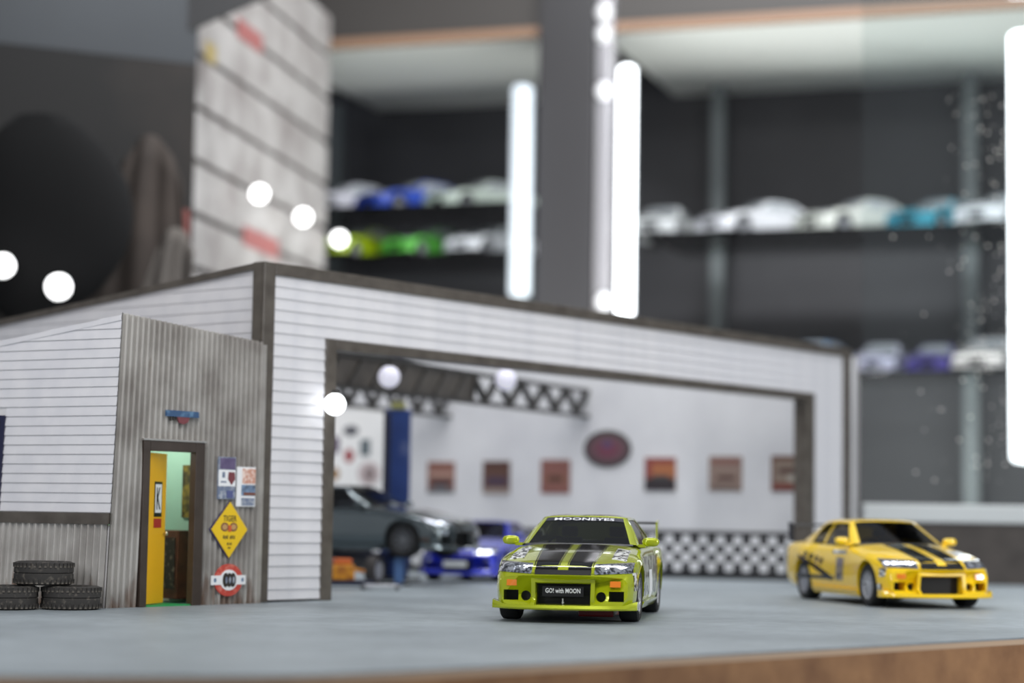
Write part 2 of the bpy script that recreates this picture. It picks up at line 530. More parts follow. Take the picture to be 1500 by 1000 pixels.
W_ = AXR - AXB
def PF(s, z): return (ax(s / W_, z), AY, z)
def topF(s): return ATL + (ATR - ATL) * s / W_
sheet = MB(); NRM = Vector((0, -1, 0)); per = W_ / 27.0
sd0, sd1 = DX0 - AXB + 0.05, DX1 - AXB - 0.05
nsh = 27 * 8; vs_, fs_ = [], []
for i in range(nsh + 1):
    s_ = W_ * i / nsh; off = 0.03 * math.cos(2 * math.pi * s_ / per)
    for z in (0.0, DZ - 0.04, topF(s_)):
        p = Vector(PF(s_, z)); vs_ += [p + NRM * off, p + NRM * (off - 0.012)]
for i in range(nsh):
    a, b = i * 6, i * 6 + 6
    mid = W_ * (i + .5) / nsh
    rows_ = (2,) if sd0 < mid < sd1 else (0, 2)
    for k in rows_:
        fs_ += [(a + k, b + k, b + k + 2, a + k + 2), (a + k + 1, a + k + 3, b + k + 3, b + k + 1)]
    fs_ += [(a + 4, b + 4, b + 5, a + 5)]
    if rows_ == (2,): fs_ += [(a + 2, a + 3, b + 3, b + 2)]
sheet.add(vs_, fs_)
sheet.build('corrugated_sheet', M_iron, annex, smooth=50)
# dark door frame
M_frame = mat('door_frame_brown', S(66, 56, 50), rough=0.4, noise=(4, S(52, 42, 36), 0.3, 0.7))
M_jambred = mat('door_jamb_brown', S(78, 50, 38), rough=0.5)
MB().box((DX0, AY - 0.06, 0), (DX0 + 0.12, AY + 0.06, DZ)).build('door_jamb', M_frame, annex, bevel=0.01)
MB().box((DX1 - 0.17, AY - 0.06, 0), (DX1, AY + 0.06, DZ)).build('door_jamb', M_frame, annex, bevel=0.01)
MB().box((DX0 + 0.121, AY - 0.06, DZ - 0.14), (DX1 - 0.171, AY + 0.06, DZ)).build('door_head', M_frame, annex, bevel=0.01)
MB().box((DX0 - 0.02, AY - 0.07, DZ + 0.001), (DX1 + 0.02, AY - 0.02, DZ + 0.025)).build('drip_strip', mat('bright_metal', S(205, 203, 198), rough=0.25, metal=0.8), annex)
# yellow door leaf, ajar
M_door = mat('yellow_door', S(238, 180, 22), rough=0.45)
door = empty('door', (DX0 + 0.125, AY + 0.03, 0.03)); door.parent = annex
door.rotation_euler = (0, 0, math.radians(27))
MB().box((0, -0.02, 0), (0.73, 0.02, DZ - 0.19)).build('door_leaf', M_door, door, bevel=0.006)
MB().tube((0.67, -0.02, 0.95), (0.67, -0.05, 0.95), 0.012).lathe([(0.0, -0.085), (0.028, -0.08), (0.035, -0.065), (0.026, -0.05), (0.0, -0.05)], 14, 'y', (0.67, 0, 0.95)).build('knob', mat('door_knob', S(215, 205, 180), rough=0.2, metal=0.9), door, smooth=40)
MB().box((0.28, -0.026, 1.18), (0.56, -0.021, 1.66)).build('notice_plate', M_black, door)
MB().box((0.305, -0.029, 1.235), (0.535, -0.026, 1.625)).build('notice_panel', M_white_print, door)
v, f = text2d('K', 0.30, 0.15, 0.02)
MB().add([(0.42 + x, -0.031, 1.43 + y) for x, y in v], f).build('letter', M_black, door)
MB().box((0.28, -0.026, 1.03), (0.56, -0.021, 1.155)).build('red_notice', M_red_print, door)
# threshold and interior
MB().box((DX0 + 0.12, AY - 0.03, 0.0), (DX1 - 0.17, 2.2, 0.02)).build('green_floor', mat('green_lino', S(34, 150, 84), rough=0.5), annex)
M_mint = mat('mint_wall', S(150, 190, 168), rough=0.6)
MB().box((-3.3, 2.2, 0.0), (-0.32, 2.26, 3.2)).build('inner_wall', M_mint, annex)
MB().box((-0.92, AY + 0.08, 0.0), (-0.86, 2.19, 3.2)).build('inner_partition', M_mint, annex)
MB().box((-3.0, 2.16, 0.02), (-0.93, 2.199, 0.16)).build('skirting', mat('cream_skirting', S(214, 214, 196), rough=0.5), annex)
MB().box((-1.28, .42, 0.06), (-.925, .92, 1.02)).build('cupboard', mat('brown_cupboard', S(104, 62, 42), rough=0.45, noise=(5, S(66, 40, 30), 0.3, 0.7)), annex, bevel=0.015)
MB().box((-1.295, .47, 0.2), (-1.281, .87, 0.92)).build('shelf_opening', mat('cupboard_dark', S(46, 38, 34), rough=0.6, noise=(14, S(120, 106, 90), 0.55, 0.7)), annex)
MB().box((-.955, .35, 1.2), (-.921, .72, 1.95)).build('picture', mat('framed_print', S(58, 52, 34), rough=0.4, noise=(9, S(128, 112, 44), 0.45, 0.7)), annex)
MB().box((-.945, .93, 0.02), (-.921, 2.15, 0.16)).build('skirting', MATS['cream_skirting'], annex)
lmp = empty('added_annex_lamp', (-1.9, 1.1, 2.75)); lmp.parent = annex  # lamp added to brighten the annex interior
MB().lathe([(0.0001, -.1), (.1, -.08), (.14, 0), (.1, .06), (.0001, .08)], 16, 'z').build('shade', mat('added_lamp_glow', S(255, 250, 235), emit=(1, .97, .9, 1), strength=6), lmp, smooth=60)
MB().tube((0, 0, .07), (0, 0, .30), .02).build('stem', M_black, lmp)
ld = bpy.data.lights.new('annex_fill_light', 'POINT'); ld.energy = 55; ld.shadow_soft_size = .2; ld.color = (1, .97, .92)
lo = bpy.data.objects.new('annex_fill_light', ld); col.objects.link(lo); lo.location = GM @ Vector((-1.9, .95, 2.5))

# left side of the annex: corrugated foot, dark strip, clapboards, window
AD = Vector((-0.1567, 0.9878, 0)); ANRM = Vector((-AD.y, AD.x, 0))
AL = 5.0; ASL = 0.139
def PS(s, z): 
    return Vector((AXB, AY, 0)) + AD * s + Vector(((AXT - AXB) * z / ATL, 0, z))
foot = MB(); corrugate(foot, PS, 0.03, AL, 0.0, lambda s: 1.10, 0.115, 0.024, ANRM)
foot.build('corrugated_foot', M_iron, annex, smooth=50)


def slab(mb, s0, s1, z0, z1, d0, d1, st0=None, st1=None, dt=None):
    st0 = s0 if st0 is None else st0; st1 = s1 if st1 is None else st1; dt = d1 if dt is None else dt
    mb.hexa([PS(s0, z0) + ANRM * d0, PS(s1, z0) + ANRM * d0, PS(s1, z0) + ANRM * d1, PS(s0, z0) + ANRM * d1],
            [PS(st0, z1) + ANRM * d0, PS(st1, z1) + ANRM * d0, PS(st1, z1) + ANRM * dt, PS(st0, z1) + ANRM * dt])
    return mb


slab(MB(), 0.0, AL, 1.10, 1.25, -0.05, 0.03).build('dark_strip', M_trim, annex)
acore = MB()
WS0, WS1, WZ0, WZ1 = 1.95, 3.4, 1.26, 2.57
def core_poly(pts):
    acore.prism([PS(a, b) for a, b in pts], ANRM * -0.09, ANRM * -0.026)
core_poly([(0.02, 1.25), (WS0, 1.25), (WS0, 3.885 - ASL * WS0), (0.02, 3.885)])
core_poly([(WS0, WZ1), (WS1, WZ1), (WS1, 3.885 - ASL * WS1), (WS0, 3.885 - ASL * WS0)])
core_poly([(WS1, 1.25), (AL, 1.25), (AL, 3.885 - ASL * AL), (WS1, 3.885 - ASL * WS1)])
core_poly([(0.02, 0.0), (AL, 0.0), (AL, 1.09), (0.02, 1.09)])
left_wall = acore.build('left_wall', M_core, annex)
LB = 0.1295
k = 0; z = 1.25
while z < 3.9:
    z1 = z + LB
    sb = min(AL, (3.90 - z) / ASL); stp = min(AL, (3.90 - min(z1, 3.895)) / ASL)
    z1 = min(z1, 3.895)
    if sb > 0.15:
        segs = [(0.0, sb, stp)]
        if z < WZ1 - 0.02: segs = [(0.0, WS0, WS0), (WS1, sb, stp)]
        for s0, s1, s1t in segs:
            if s1 > s0: slab(MB(), s0, s1, z + 0.01, z1, -0.025, -0.004, st1=s1t, dt=-0.018).build('siding_board', M_board, left_wall)
    z += LB
MB().prism([PS(0.0, 3.83), PS(AL, 3.83 - ASL * AL), PS(AL, 3.90 - ASL * AL), PS(0.0, 3.90)], ANRM * -0.03, ANRM * 0.0).build('barge_board', M_board, left_wall)
win = slab(MB(), WS0 + 0.07, WS1 - 0.07, WZ0 + 0.07, WZ1 - 0.07, -0.07, -0.05).build('window_pane', mat('dark_window', S(22, 24, 36), rough=0.08, coat=1), annex)
wf = MB(); slab(wf, WS0, WS0 + 0.07, WZ0, WZ1, -0.08, 0.02); slab(wf, WS1 - 0.07, WS1, WZ0, WZ1, -0.08, 0.02)
slab(wf, WS0 + 0.07, WS1 - 0.07, WZ1 - 0.07, WZ1, -0.08, 0.02); slab(wf, WS0 + 0.07, WS1 - 0.07, WZ0, WZ0 + 0.07, -0.08, 0.02)
wf.build('window_frame', mat('navy_frame', S(36, 38, 66), rough=0.4), annex)
# corner filler between annex and garage, and a thin roof
MB().box((AXR, AY + 0.0, 0), (-0.19, 0.35, 3.70)).build('corner_fillet', M_iron, annex)
q = [PS(0.1, 3.60) - ANRM * .12, PS(AL, 2.97) - ANRM * .12, Vector((-0.2, AL, 2.95)), Vector((-0.2, 0.2, 3.62))]
MB().prism(q, (0, 0, 0), (0, 0, 0.05)).build('roof', M_iron, annex)


# ------------------------------------------------------------------ signs fixed to the corrugated front
SY = AY - 0.034


def sign_root(name, x, z, label, cat='sign'):
    p = GM @ Vector((x, SY, z))
    return empty(name, p, TH, label, cat)


def plate(root, name, poly, y0, y1, material):
    return MB().prism([(x, 0, z) for x, z in poly], (0, y0, 0), (0, y1, 0)).build(name, material, root)


def rect(x0, x1, z0, z1): return [(x0, z0), (x1, z0), (x1, z1), (x0, z1)]


def ellipse(rx, rz, n=40, cx=0, cz=0): return [(cx + rx * math.cos(2 * math.pi * i / n), cz + rz * math.sin(2 * math.pi * i / n)) for i in range(n)]


def lettering(root, name, body, cx, cz, h, w, y, material, thick=0.0):
    v, f = text2d(body, h, w, thick)
    MB().add([(cx + x, y, cz + zz) for x, zz in v], f).build(name, material, root)


M_blue_sign = mat('blue_sign', S(52, 84, 122), rough=0.4, noise=(9, S(92, 128, 160), 0.5, 0.7))
M_yel_sign = mat('yellow_sign', S(236, 196, 26), rough=0.45)
M_dark_print = mat('dark_print', S(46, 40, 34), rough=0.5)
M_maroon = mat('maroon_print', S(120, 60, 66), rough=0.5)
M_purple = mat('purple_print', S(88, 76, 112), rough=0.5, noise=(6, S(110, 98, 132), 0.4, 0.7))
M_bluegrey = mat('bluegrey_print', S(112, 124, 148), rough=0.5, noise=(14, S(170, 176, 186), 0.45, 0.65))
M_salmon = mat('salmon_print', S(205, 150, 130), rough=0.5, noise=(20, S(235, 215, 205), 0.45, 0.6))
M_skyprint = mat('sky_print', S(120, 146, 178), rough=0.5, noise=(10, S(80, 92, 112), 0.45, 0.65))
M_brownprint = mat('brown_print', S(120, 72, 56), rough=0.5)
M_navy = mat('navy_edge', S(52, 48, 92), rough=0.5)

r = sign_root('banner_sign', -1.84, 2.62, 'small blue banner sign with a red badge above the yellow door')
plate(r, 'banner', [(-0.30, -0.04), (0.30, -0.04), (0.30, 0.045), (-0.30, 0.045)], 0, -0.03, M_blue_sign)
plate(r, 'badge', [(-0.10, -0.04), (-0.06, -0.12), (0.02, -0.14), (0.10, -0.11), (0.14, -0.04)], -0.001, -0.025, M_maroon)
for i in range(3): plate(r, 'bracket', rect(-0.22 + 0.05 * i, -0.20 + 0.05 * i, -0.10 + 0.01 * i, -0.04), -0.002, -0.02, M_dark_print)
r = sign_root('sticker_sheet', -0.965, 1.77, 'grey sticker sheet with purple top panel and dark shield, right of door')
plate(r, 'sheet', rect(-0.17, 0.165, -0.30, 0.29), 0, -0.02, M_bluegrey)
plate(r, 'purple_panel', rect(-0.14, 0.15, 0.12, 0.275), -0.02, -0.026, M_purple)
plate(r, 'white_panel', rect(-0.165, 0.16, -0.12, 0.11), -0.02, -0.026, M_white_print)
plate(r, 'shield', [(0.02, 0.08), (0.14, 0.08), (0.15, -0.02), (0.08, -0.10), (0.01, -0.02)], -0.026, -0.03, M_maroon)
plate(r, 'figure', rect(-0.10, -0.05, 0.0, 0.08), -0.026, -0.03, M_bluegrey)
plate(r, 'print_line', rect(-0.13, -0.02, -0.07, -0.05), -0.026, -0.03, M_bluegrey)
plate(r, 'lower_panel', rect(0.0, 0.12, -0.28, -0.18), -0.02, -0.026, mat('blue_print', S(84, 92, 140), rough=0.5))
r = sign_root('notice_board', -0.58, 1.655, 'white notice sheet with salmon, blue and grey pictures beside the sticker sheet')
plate(r, 'sheet', rect(-0.19, 0.175, -0.285, 0.275), 0, -0.02, M_white_print)
plate(r, 'salmon_picture', rect(-0.09, 0.17, 0.04, 0.25), -0.02, -0.025, M_salmon)
plate(r, 'car_picture', rect(-0.10, 0.17, -0.13, 0.02), -0.02, -0.025, M_skyprint)
plate(r, 'car_print', rect(-0.06, 0.17, -0.125, -0.085), -0.025, -0.028, M_brownprint)
plate(r, 'grey_picture', rect(-0.10, 0.16, -0.27, -0.165), -0.02, -0.025, M_bluegrey)
r = sign_root('diamond_sign', -0.90, 1.045, 'yellow diamond warning sign reading TIGER on corrugated iron')
plate(r, 'backing', [(0, -0.41), (0.355, 0), (0, 0.395), (-0.37, 0.0)], 0, -0.018, M_navy)
plate(r, 'diamond', [(0.005, -0.395), (0.35, 0), (0.005, 0.385), (-0.345, 0.0)], -0.018, -0.03, M_yel_sign)
lettering(r, 'lettering', 'TIGER', 0, 0.155, 0.085, 0.26, -0.033, M_dark_print, 0.01)
for sx_ in (-1, 1):
    plate(r, 'goggle', ellipse(0.075, 0.062, 18, sx_ * 0.085 - 0.01, 0.035), -0.03, -0.033, M_brownprint)
    plate(r, 'goggle_lens', ellipse(0.052, 0.04, 18, sx_ * 0.085 - 0.01, 0.035), -0.033, -0.035, mat('tan_print', S(190, 150, 96), rough=0.5))
plate(r, 'nose', rect(-0.03, 0.03, -0.03, 0.06), -0.035, -0.037, mat('orange_print', S(206, 92, 42), rough=0.5))
for x_, w_, z_, h_ in ((-.11, .022, -.105, .05), (-.075, .018, -.11, .045), (-.04, .02, -.105, .052), (.02, .02, -.11, .045), (.055, .022, -.105, .05), (.095, .018, -.108, .048), (-.03, .02, -.20, .035), (.005, .014, -.20, .035), (.035, .018, -.20, .035), (.0, .05, -.255, .02)):
    plate(r, 'print_stroke', rect(x_ - w_ / 2, x_ + w_ / 2, z_ - h_ / 2, z_ + h_ / 2), -0.03, -0.033, M_dark_print)
r = sign_root('round_sign', -0.88, 0.34, 'round red and white sign with black tyres at the foot of the corrugated wall')
plate(r, 'disc', ellipse(0.27, 0.225), 0, -0.018, mat('faded_red_print', S(196, 72, 60), rough=0.5, noise=(12, S(226, 140, 124), 0.5, 0.72)))
plate(r, 'side_banner', rect(-0.33, 0.33, -0.065, 0.065), -0.001, -0.022, M_white_print)
plate(r, 'white_disc', ellipse(0.17, 0.145), -0.018, -0.026, M_white_print)
for dx in (-0.065, 0.005, 0.075):
    plate(r, 'tyre_print', ellipse(0.058, 0.10, 20, dx, 0.0), -0.026, -0.028 - 0.001 * dx * 10, M_dark_print)
    plate(r, 'tyre_hub_print', ellipse(0.02, 0.05, 16, dx + 0.012, 0.0), -0.0295, -0.031, M_bluegrey)
for sx_ in (-1, 1): plate(r, 'side_mark', ellipse(0.025, 0.03, 14, sx_ * 0.265, 0), -0.022, -0.025, M_skyprint)

# ------------------------------------------------------------------ posters on the back wall inside
def wall_root(name, px0, py0, px1, py1, label, cat='poster'):
    """an Empty on the inner back wall, centred on the poster; also returns its half sizes"""
    P = []
    for px, py in ((px0, py0), (px1, py1)):
        d = ray(px, py); t = (B0 - EYE).dot(BN) / d.dot(BN); P.append(BM.inverted() @ (EYE + d * t))
    c = (P[0] + P[1]) / 2
    return empty(name, BM @ Vector((c.x, -0.004, c.z)), BANG, label, cat), abs(P[1].x - P[0].x) / 2, abs(P[1].z - P[0].z) / 2


def poster(px0, py0, px1, py1, label, base, blocks):
    r, hw, hh = wall_root('poster', px0, py0, px1, py1, label)
    plate(r, 'print_sheet', rect(-hw, hw, -hh, hh), 0, -0.02, base)
    for i, (x0, x1, z0, z1, m_) in enumerate(blocks):
        plate(r, 'print_field', rect(x0 * hw, x1 * hw, z0 * hh, z1 * hh), -0.02, -0.024 - 0.002 * i, m_)
    r['group'] = 'posters on the inner back wall'


C = lambda n, *c: mat('print_' + n, S(*[.86 * k + .10 * (sum(c) / 3 - k) for k in c]), rough=0.6)
poster(627, 676, 666, 722, 'brick red poster with grey lower edge, leftmost on back wall', C('rust', 160, 106, 92),
       [(-1, 1, -1, -.7, C('slate', 112, 112, 118)), (-.9, .9, 0.05, .3, C('peach', 206, 164, 146)), (-.8, .8, -.45, -.1, C('plum', 92, 58, 58)), (-.5, .5, -.85, -.5, C('slate', 112, 112, 118))])
poster(708, 675, 747, 723, 'dark brown and plum poster, second from left on back wall', C('cocoa', 112, 76, 62),
       [(-.9, .9, .5, .95, C('umber', 98, 62, 54)), (-.7, .8, -.5, .05, C('plum2', 84, 62, 84)), (-.95, .95, -1, -.68, C('stone', 170, 150, 140))])
poster(793, 673, 835, 723, 'salmon red poster with brown emblem, left of the oval sign', C('brickred', 158, 100, 90),
       [(-.75, .75, -.4, .15, C('tan', 168, 112, 90)), (-.5, .5, -.3, .05, C('umber2', 104, 66, 56))])
poster(945, 670, 990, 719, 'fiery orange and red poster with black base, right of the oval sign', C('flame', 196, 116, 70),
       [(-1, 1, .65, 1, C('crimson', 162, 74, 70)), (-1, -.55, -.2, .65, C('crimson', 162, 74, 70)), (-1, 1, -1, -.25, C('soot', 58, 50, 54)), (-.5, .6, -.3, -.05, C('soot2', 84, 80, 78))])
poster(1039, 668, 1087, 719, 'beige poster with a thin brown car silhouette, second from right', C('beige', 168, 140, 126),
       [(-.9, .9, .55, .85, C('rose', 158, 106, 96)), (-.5, .6, -.35, -.12, C('umber', 98, 62, 54)), (-.8, .8, -.85, -.6, C('taupe', 140, 118, 108))])
poster(1130, 667, 1184, 720, 'brown framed poster with dark arched emblem, beside the right door jamb', C('frame', 124, 84, 68),
       [(-.85, .85, -.5, .7, C('khaki', 156, 136, 120)), (-.6, .55, 0.0, .3, C('umber', 98, 62, 54)), (-.1, .5, -.45, -.1, C('sand', 196, 190, 176)), (-.9, .9, -.9, -.55, C('rustred', 148, 76, 64))])
r, hw, hh = wall_root('oval_sign', 856, 630, 925, 685, 'dark oval sign with maroon centre on the back wall', 'sign')
plate(r, 'rim', ellipse(hw, hh), 0, -0.03, C('charcoal', 78, 74, 74))
plate(r, 'field', ellipse(hw * 0.8, hh * 0.72), -0.03, -0.04, C('wine', 118, 78, 88))
plate(r, 'emblem', ellipse(hw * 0.42, hh * 0.4), -0.04, -0.048, C('magenta', 128, 62, 84))
plate(r, 'emblem_top', ellipse(hw * 0.2, hh * 0.2, 16, 0, hh * .25), -0.048, -0.052, C('violet', 96, 74, 116))
# board of badges
r, hw, hh = wall_root('badge_board', 484, 600, 597, 742, 'white board of coloured badges on the back wall behind the blue lift column', 'board')
plate(r, 'board', rect(-hw, hw, -hh, hh), 0, -0.02, mat('board_white', S(236, 235, 233), rough=0.5))
def badge(cx, cy, w, h, mt, shape='e'):
    X = (cx - 540.5) / 56.5 * hw; Z = -(cy - 671) / 71.0 * hh; a = w / 113.0 * hw; b_ = h / 142.0 * hh
    plate(r, 'badge', ellipse(a, b_, 20, X, Z) if shape == 'e' else rect(X - a, X + a, Z - b_, Z + b_), -0.02, -0.028, mt)
badge(515, 631, 22, 15, C('greyblue', 98, 98, 108)); badge(493, 652, 11, 24, C('violet2', 92, 66, 104), 'r'); badge(513, 668, 13, 20, C('red', 190, 50, 58))
badge(536, 656, 14, 24, C('teal', 104, 120, 126), 'r'); badge(493, 695, 13, 18, C('ochre', 176, 124, 62)); badge(542, 694, 32, 34, C('pinkish', 226, 206, 206)); badge(543, 695, 13, 20, C('bronze', 140, 96, 76))

# ------------------------------------------------------------------ cars
def smoothstep(t):
    t = max(0.0, min(1.0, t)); return t * t * (3 - 2 * t)


KX = [-2.30, -2.2, -1.9, -1.27, -0.6, 0.3, 0.78, 1.40, 2.05, 2.20, 2.27, 2.30]
KW = [.80, .845, .868, .893, .875, .87, .875, .888, .868, .85, .82, .79]
KT = [.90, .96, .975, .975, .965, .96, .955, .865, .735, .685, .64, .58]
KS = [.80, .885, .905, .90, .89, .88, .865, .79, .68, .64, .60, .54]
KB = [.30, .24, .20, .18, .18, .18, .18, .17, .165, .165, .18, .21]


def car_body_mesh():
    xs = []
    for a, b, n in ((-2.30, -2.2, 3), (-2.2, -1.9, 3), (-1.9, 0.78, 20), (0.78, 2.05, 10), (2.05, 2.2, 4), (2.2, 2.30, 5)):
        xs += list(np.linspace(a, b, n, endpoint=False))
    xs.append(2.30)
    rings = []
    for x in xs:
        w, zt, zs, zb = (float(np.interp(x, KX, K)) for K in (KW, KT, KS, KB))
        for ax_, amp in ((1.40, .022), (-1.27, .03)):
            w += amp * math.exp(-((x - ax_) / .38) ** 4)
        half = [(0, zb), (.5 * w, zb), (.80 * w, zb), (.93 * w, zb + .02), (.975 * w, zb + .09), (.99 * w, zb + .5 * (.45 - zb)), (1.0 * w, .45),
                (.998 * w, .45 + .5 * (zs - .1 - .45) if zs > .6 else .48), (.99 * w, max(zs - .07, .50)), (.965 * w, max(zs - .02, .52)), (.925 * w, zs + .01), (.86 * w, zs + .4 * (zt - zs)),
                (.70 * w, zs + .72 * (zt - zs)), (.5 * w, zs + .9 * (zt - zs)), (.25 * w, zs + .98 * (zt - zs)), (0, zt)]
        ring = []
        for y, z in half: ring.append((y, z))
        full = [(-y, z) for y, z in reversed(ring[1:-1])]
        pts = ring + full
        R = []
        for y, z in pts:
            k = abs(y) / .88
            dx = -0.26 * smoothstep((x - 1.5) / .8) * k ** 2.6 + 0.12 * smoothstep((-x - 1.7) / .6) * k ** 2.6
            dx -= 0.05 * smoothstep((x - 2.0) / .3) * smoothstep((z - .45) / .2)   # the face leans back a little above the bumper
            R.append((x + dx, y, z))
        rings.append(R)
    n = len(rings[0]); v = [p for R in rings for p in R]; f = []
    for i in range(len(rings) - 1):
        for j in range(n):
            k = (j + 1) % n
            f.append((i * n + j, i * n + k, (i + 1) * n + k, (i + 1) * n + j))
    f.append(tuple(range(n))); f.append(tuple(reversed(range((len(rings) - 1) * n, len(rings) * n))))
    mb = MB(); mb.add(v, f)
    base = mb.mesh('car_body_base')
    # cutters: wheel wells, cockpit, front intakes
    cut = MB()
    for x in (1.40, -1.27):
        for s in (-1, 1):
            cut.tube((x, s * .60, .33), (x, s * 1.2, .33), .375, 28)
    cut.box((-1.48, -.69, .42), (.60, .69, 1.3))
    cut.box((2.0, -.335, .215), (2.6, .335, .48))
    for s in (-1, 1):
        cut.box((1.86, min(s * .56, s * .745), .27), (2.6, max(s * .56, s * .745), .395))
        cut.tube((2.02, s * .467, .325), (2.6, s * .467, .325), .062, 18)
    cm = cut.mesh('cutter')
    o1 = bpy.data.objects.new('tmp_body', base); o2 = bpy.data.objects.new('tmp_cut', cm)
    col.objects.link(o1); col.objects.link(o2)
    md = o1.modifiers.new('cut', 'BOOLEAN'); md.operation = 'DIFFERENCE'; md.object = o2; md.solver = 'EXACT'
    dg = bpy.context.evaluated_depsgraph_get(); dg.update()
    me = bpy.data.meshes.new_from_object(o1.evaluated_get(dg)); me.name = 'body'
    bpy.data.objects.remove(o1); bpy.data.objects.remove(o2)
    for p in me.polygons: p.use_smooth = True
    me.set_sharp_from_angle(angle=math.radians(38))
    me.materials.clear()
    return me, BVHTree.FromPolygons([Vector(p) for p in v], f)


BODY, BODY_BVH = car_body_mesh()


def lerp(a, b, t): return Vector(a) * (1 - t) + Vector(b) * t


# cabin key points (right/left mirrored by the sign of y)
Wb, Wt = Vector((.60, .735, .945)), Vector((-.03, .55, 1.292))
Rt, Rb = Vector((-1.02, .54, 1.28)), Vector((-1.72, .68, .955))
BELT = .80


def mirror(p, s): return Vector((p[0], p[1] * s, p[2]))


def grid(mb, fn, nu, nv):
    k = len(mb.v)
    for i in range(nu + 1):
        for j in range(nv + 1): mb.v.append(tuple(fn(i / nu, j / nv)))
    for i in range(nu):
        for j in range(nv):
            a = k + i * (nv + 1) + j
            mb.f.append((a, a + 1, a + nv + 2, a + nv + 1))


def wind(u, v, inset=0.0):
    """windshield surface: u across -1..1, v from base 0 to top 1"""
    e = lerp(Wb, Wt, v)
    bow = (0.22 * (1 - v) + 0.045 * v)
    return Vector((e.x + bow * (1 - u * u) - inset, e.y * u, e.z + (0.012 * (1 - v) + 0.024 * v) * (1 - u ** 4)))


def rearw(u, v, inset=0.0):
    e = lerp(Rb, Rt, v)
    bow = -(0.10 * (1 - v) + 0.05 * v)
    return Vector((e.x + bow * (1 - u * u) + inset, e.y * u, e.z + (0.02 * (1 - v) + 0.05 * v) * (1 - u ** 4)))


def rail(t):
    """roof rail from windshield header (t=0) to rear header (t=1)"""
    p = lerp(Wt, Rt, t); p.z += 0.012 * 4 * t * (1 - t); p.y += 0.012 * 4 * t * (1 - t)
    return p


def roofp(u, t):
    p = rail(t)
    bx = 0.045 * (1 - t) - 0.05 * t
    return Vector((p.x + bx * (1 - u * u), p.y * u, p.z + (0.024 * (1 - t) + .05 * t) * (1 - u ** 4)))


def sidep(x, v, s, off=0.0):
    """side glass surface: x at the belt .. v from belt 0 to rail 1"""
    return None


def belt(x): return Vector((x, BELT - .02 * abs(x + .4), .915 + .02 * max(0.0, -x)))


FA, FB = Wb.x + .02, Rb.x + .22          # side glass runs between these belt stations


def sidegrid(t, v):
    """t 0..1 from the A pillar to the C pillar, v from belt to rail"""
    b = belt(FA + (FB - FA) * t); r_ = rail(t)
    p = lerp(b, r_, v); p.y += 0.018 * math.sin(math.pi * v)
    return p


def cabin_meshes():
    shell = MB()
    grid(shell, lambda u, v: roofp(u * 2 - 1, v), 14, 10)
    for s in (-1, 1):
        # A pillar on the windshield face and on the side
        grid(shell, lambda u, v: mirror(wind(.905 + .095 * u, v * 1.0), s), 1, 6)
        A0 = lambda v: lerp(Wb, Wt, v)
        grid(shell, lambda u, v: mirror(lerp(A0(v), sidegrid(.045 * (1 - .3 * v), v), u), s), 2, 6)
        # roof rail strip above the side windows
        grid(shell, lambda u, v: mirror(sidegrid(u, .91 + .09 * v), s), 14, 1)
        # B pillar
        grid(shell, lambda u, v: mirror(sidegrid(.52 + .045 * u, v), s), 1, 5)
        # C pillar: from the quarter window to the rear window edge
        def cp(u, v):
            a = sidegrid(.80 + .12 * v, v); b = lerp(Rb, Rt, v)
            return mirror(lerp(a, b, u) + Vector((0, .012 * math.sin(math.pi * u), 0)), s)
        grid(shell, cp, 4, 5)
        grid(shell, lambda u, v: mirror(rearw(.88 + .12 * u, v), s), 1, 5)
    grid(shell, lambda u, v: wind(u * 2 - 1, .95 + .05 * v), 12, 1)
    grid(shell, lambda u, v: rearw(u * 2 - 1, .93 + .07 * v), 12, 1)
    me = shell.mesh('cabin', smooth=40, weld=True)
    ws = MB(); grid(ws, lambda u, v: wind(u * 1.84 - .92, v * .97, .012), 14, 8)
    rw = MB(); grid(rw, lambda u, v: rearw(u * 1.8 - .9, v * .95, .012), 10, 6)
    sw = {}
    for s in (-1, 1):
        a = MB(); grid(a, lambda u, v: mirror(sidegrid(.03 + .51 * u, .93 * v) - Vector((0, .012, 0)), s), 6, 5)
        b = MB(); grid(b, lambda u, v: mirror(sidegrid(.54 + (.28 + .10 * v) * u, .93 * v) - Vector((0, .012, 0)), s), 6, 5)
        sw[s] = (a.mesh('side_window', smooth=60), b.mesh('quarter_window', smooth=60))
    # black band and wipers round the windshield base
    cowl = MB(); grid(cowl, lambda u, v: wind(u * 1.9 - .95, -.05 + .06 * v, -.003), 12, 1)
    return me, ws.mesh('windshield', smooth=60), rw.mesh('rear_window', smooth=60), sw, cowl.mesh('cowl')


CABIN, WSHIELD, RWIN, SWIN, COWL = cabin_meshes()
WS_BVH = None


def lathe_mesh(name, prof, n, axis, smooth=40, closed=False): return MB().lathe(prof, n, axis, closed=closed).mesh(name, smooth)


TYRE = lathe_mesh('wheel', [(.205, -.115), (.29, -.125), (.318, -.105), (.325, -.06), (.325, .06), (.318, .105), (.29, .125), (.205, .115)], 40, 'y', 40, True)


def rim_mesh(spokes=10):
    mb = MB()
    mb.lathe([(.235, -.11), (.235, .10), (.222, .118), (.205, .112), (.195, .05), (.19, -.10), (.0, -.10)], 36, 'y')
    for i in range(spokes):
        a = 2 * math.pi * i / spokes
        R = Matrix.Rotation(a, 4, 'Y')
        mb.hexa([R @ Vector(p) for p in ((-.017, .03, .0), (.017, .03, .0), (.017, .085, .03), (-.017, .085, .03))],
                [R @ Vector(p) for p in ((-.022, .055, .205), (.022, .055, .205), (.022, .10, .205), (-.022, .10, .205))])
    mb.lathe([(.05, .03), (.05, .095), (.03, .105), (0.0, .105)], 16, 'y')
    return mb.mesh('rim', smooth=35)


RIM = rim_mesh()


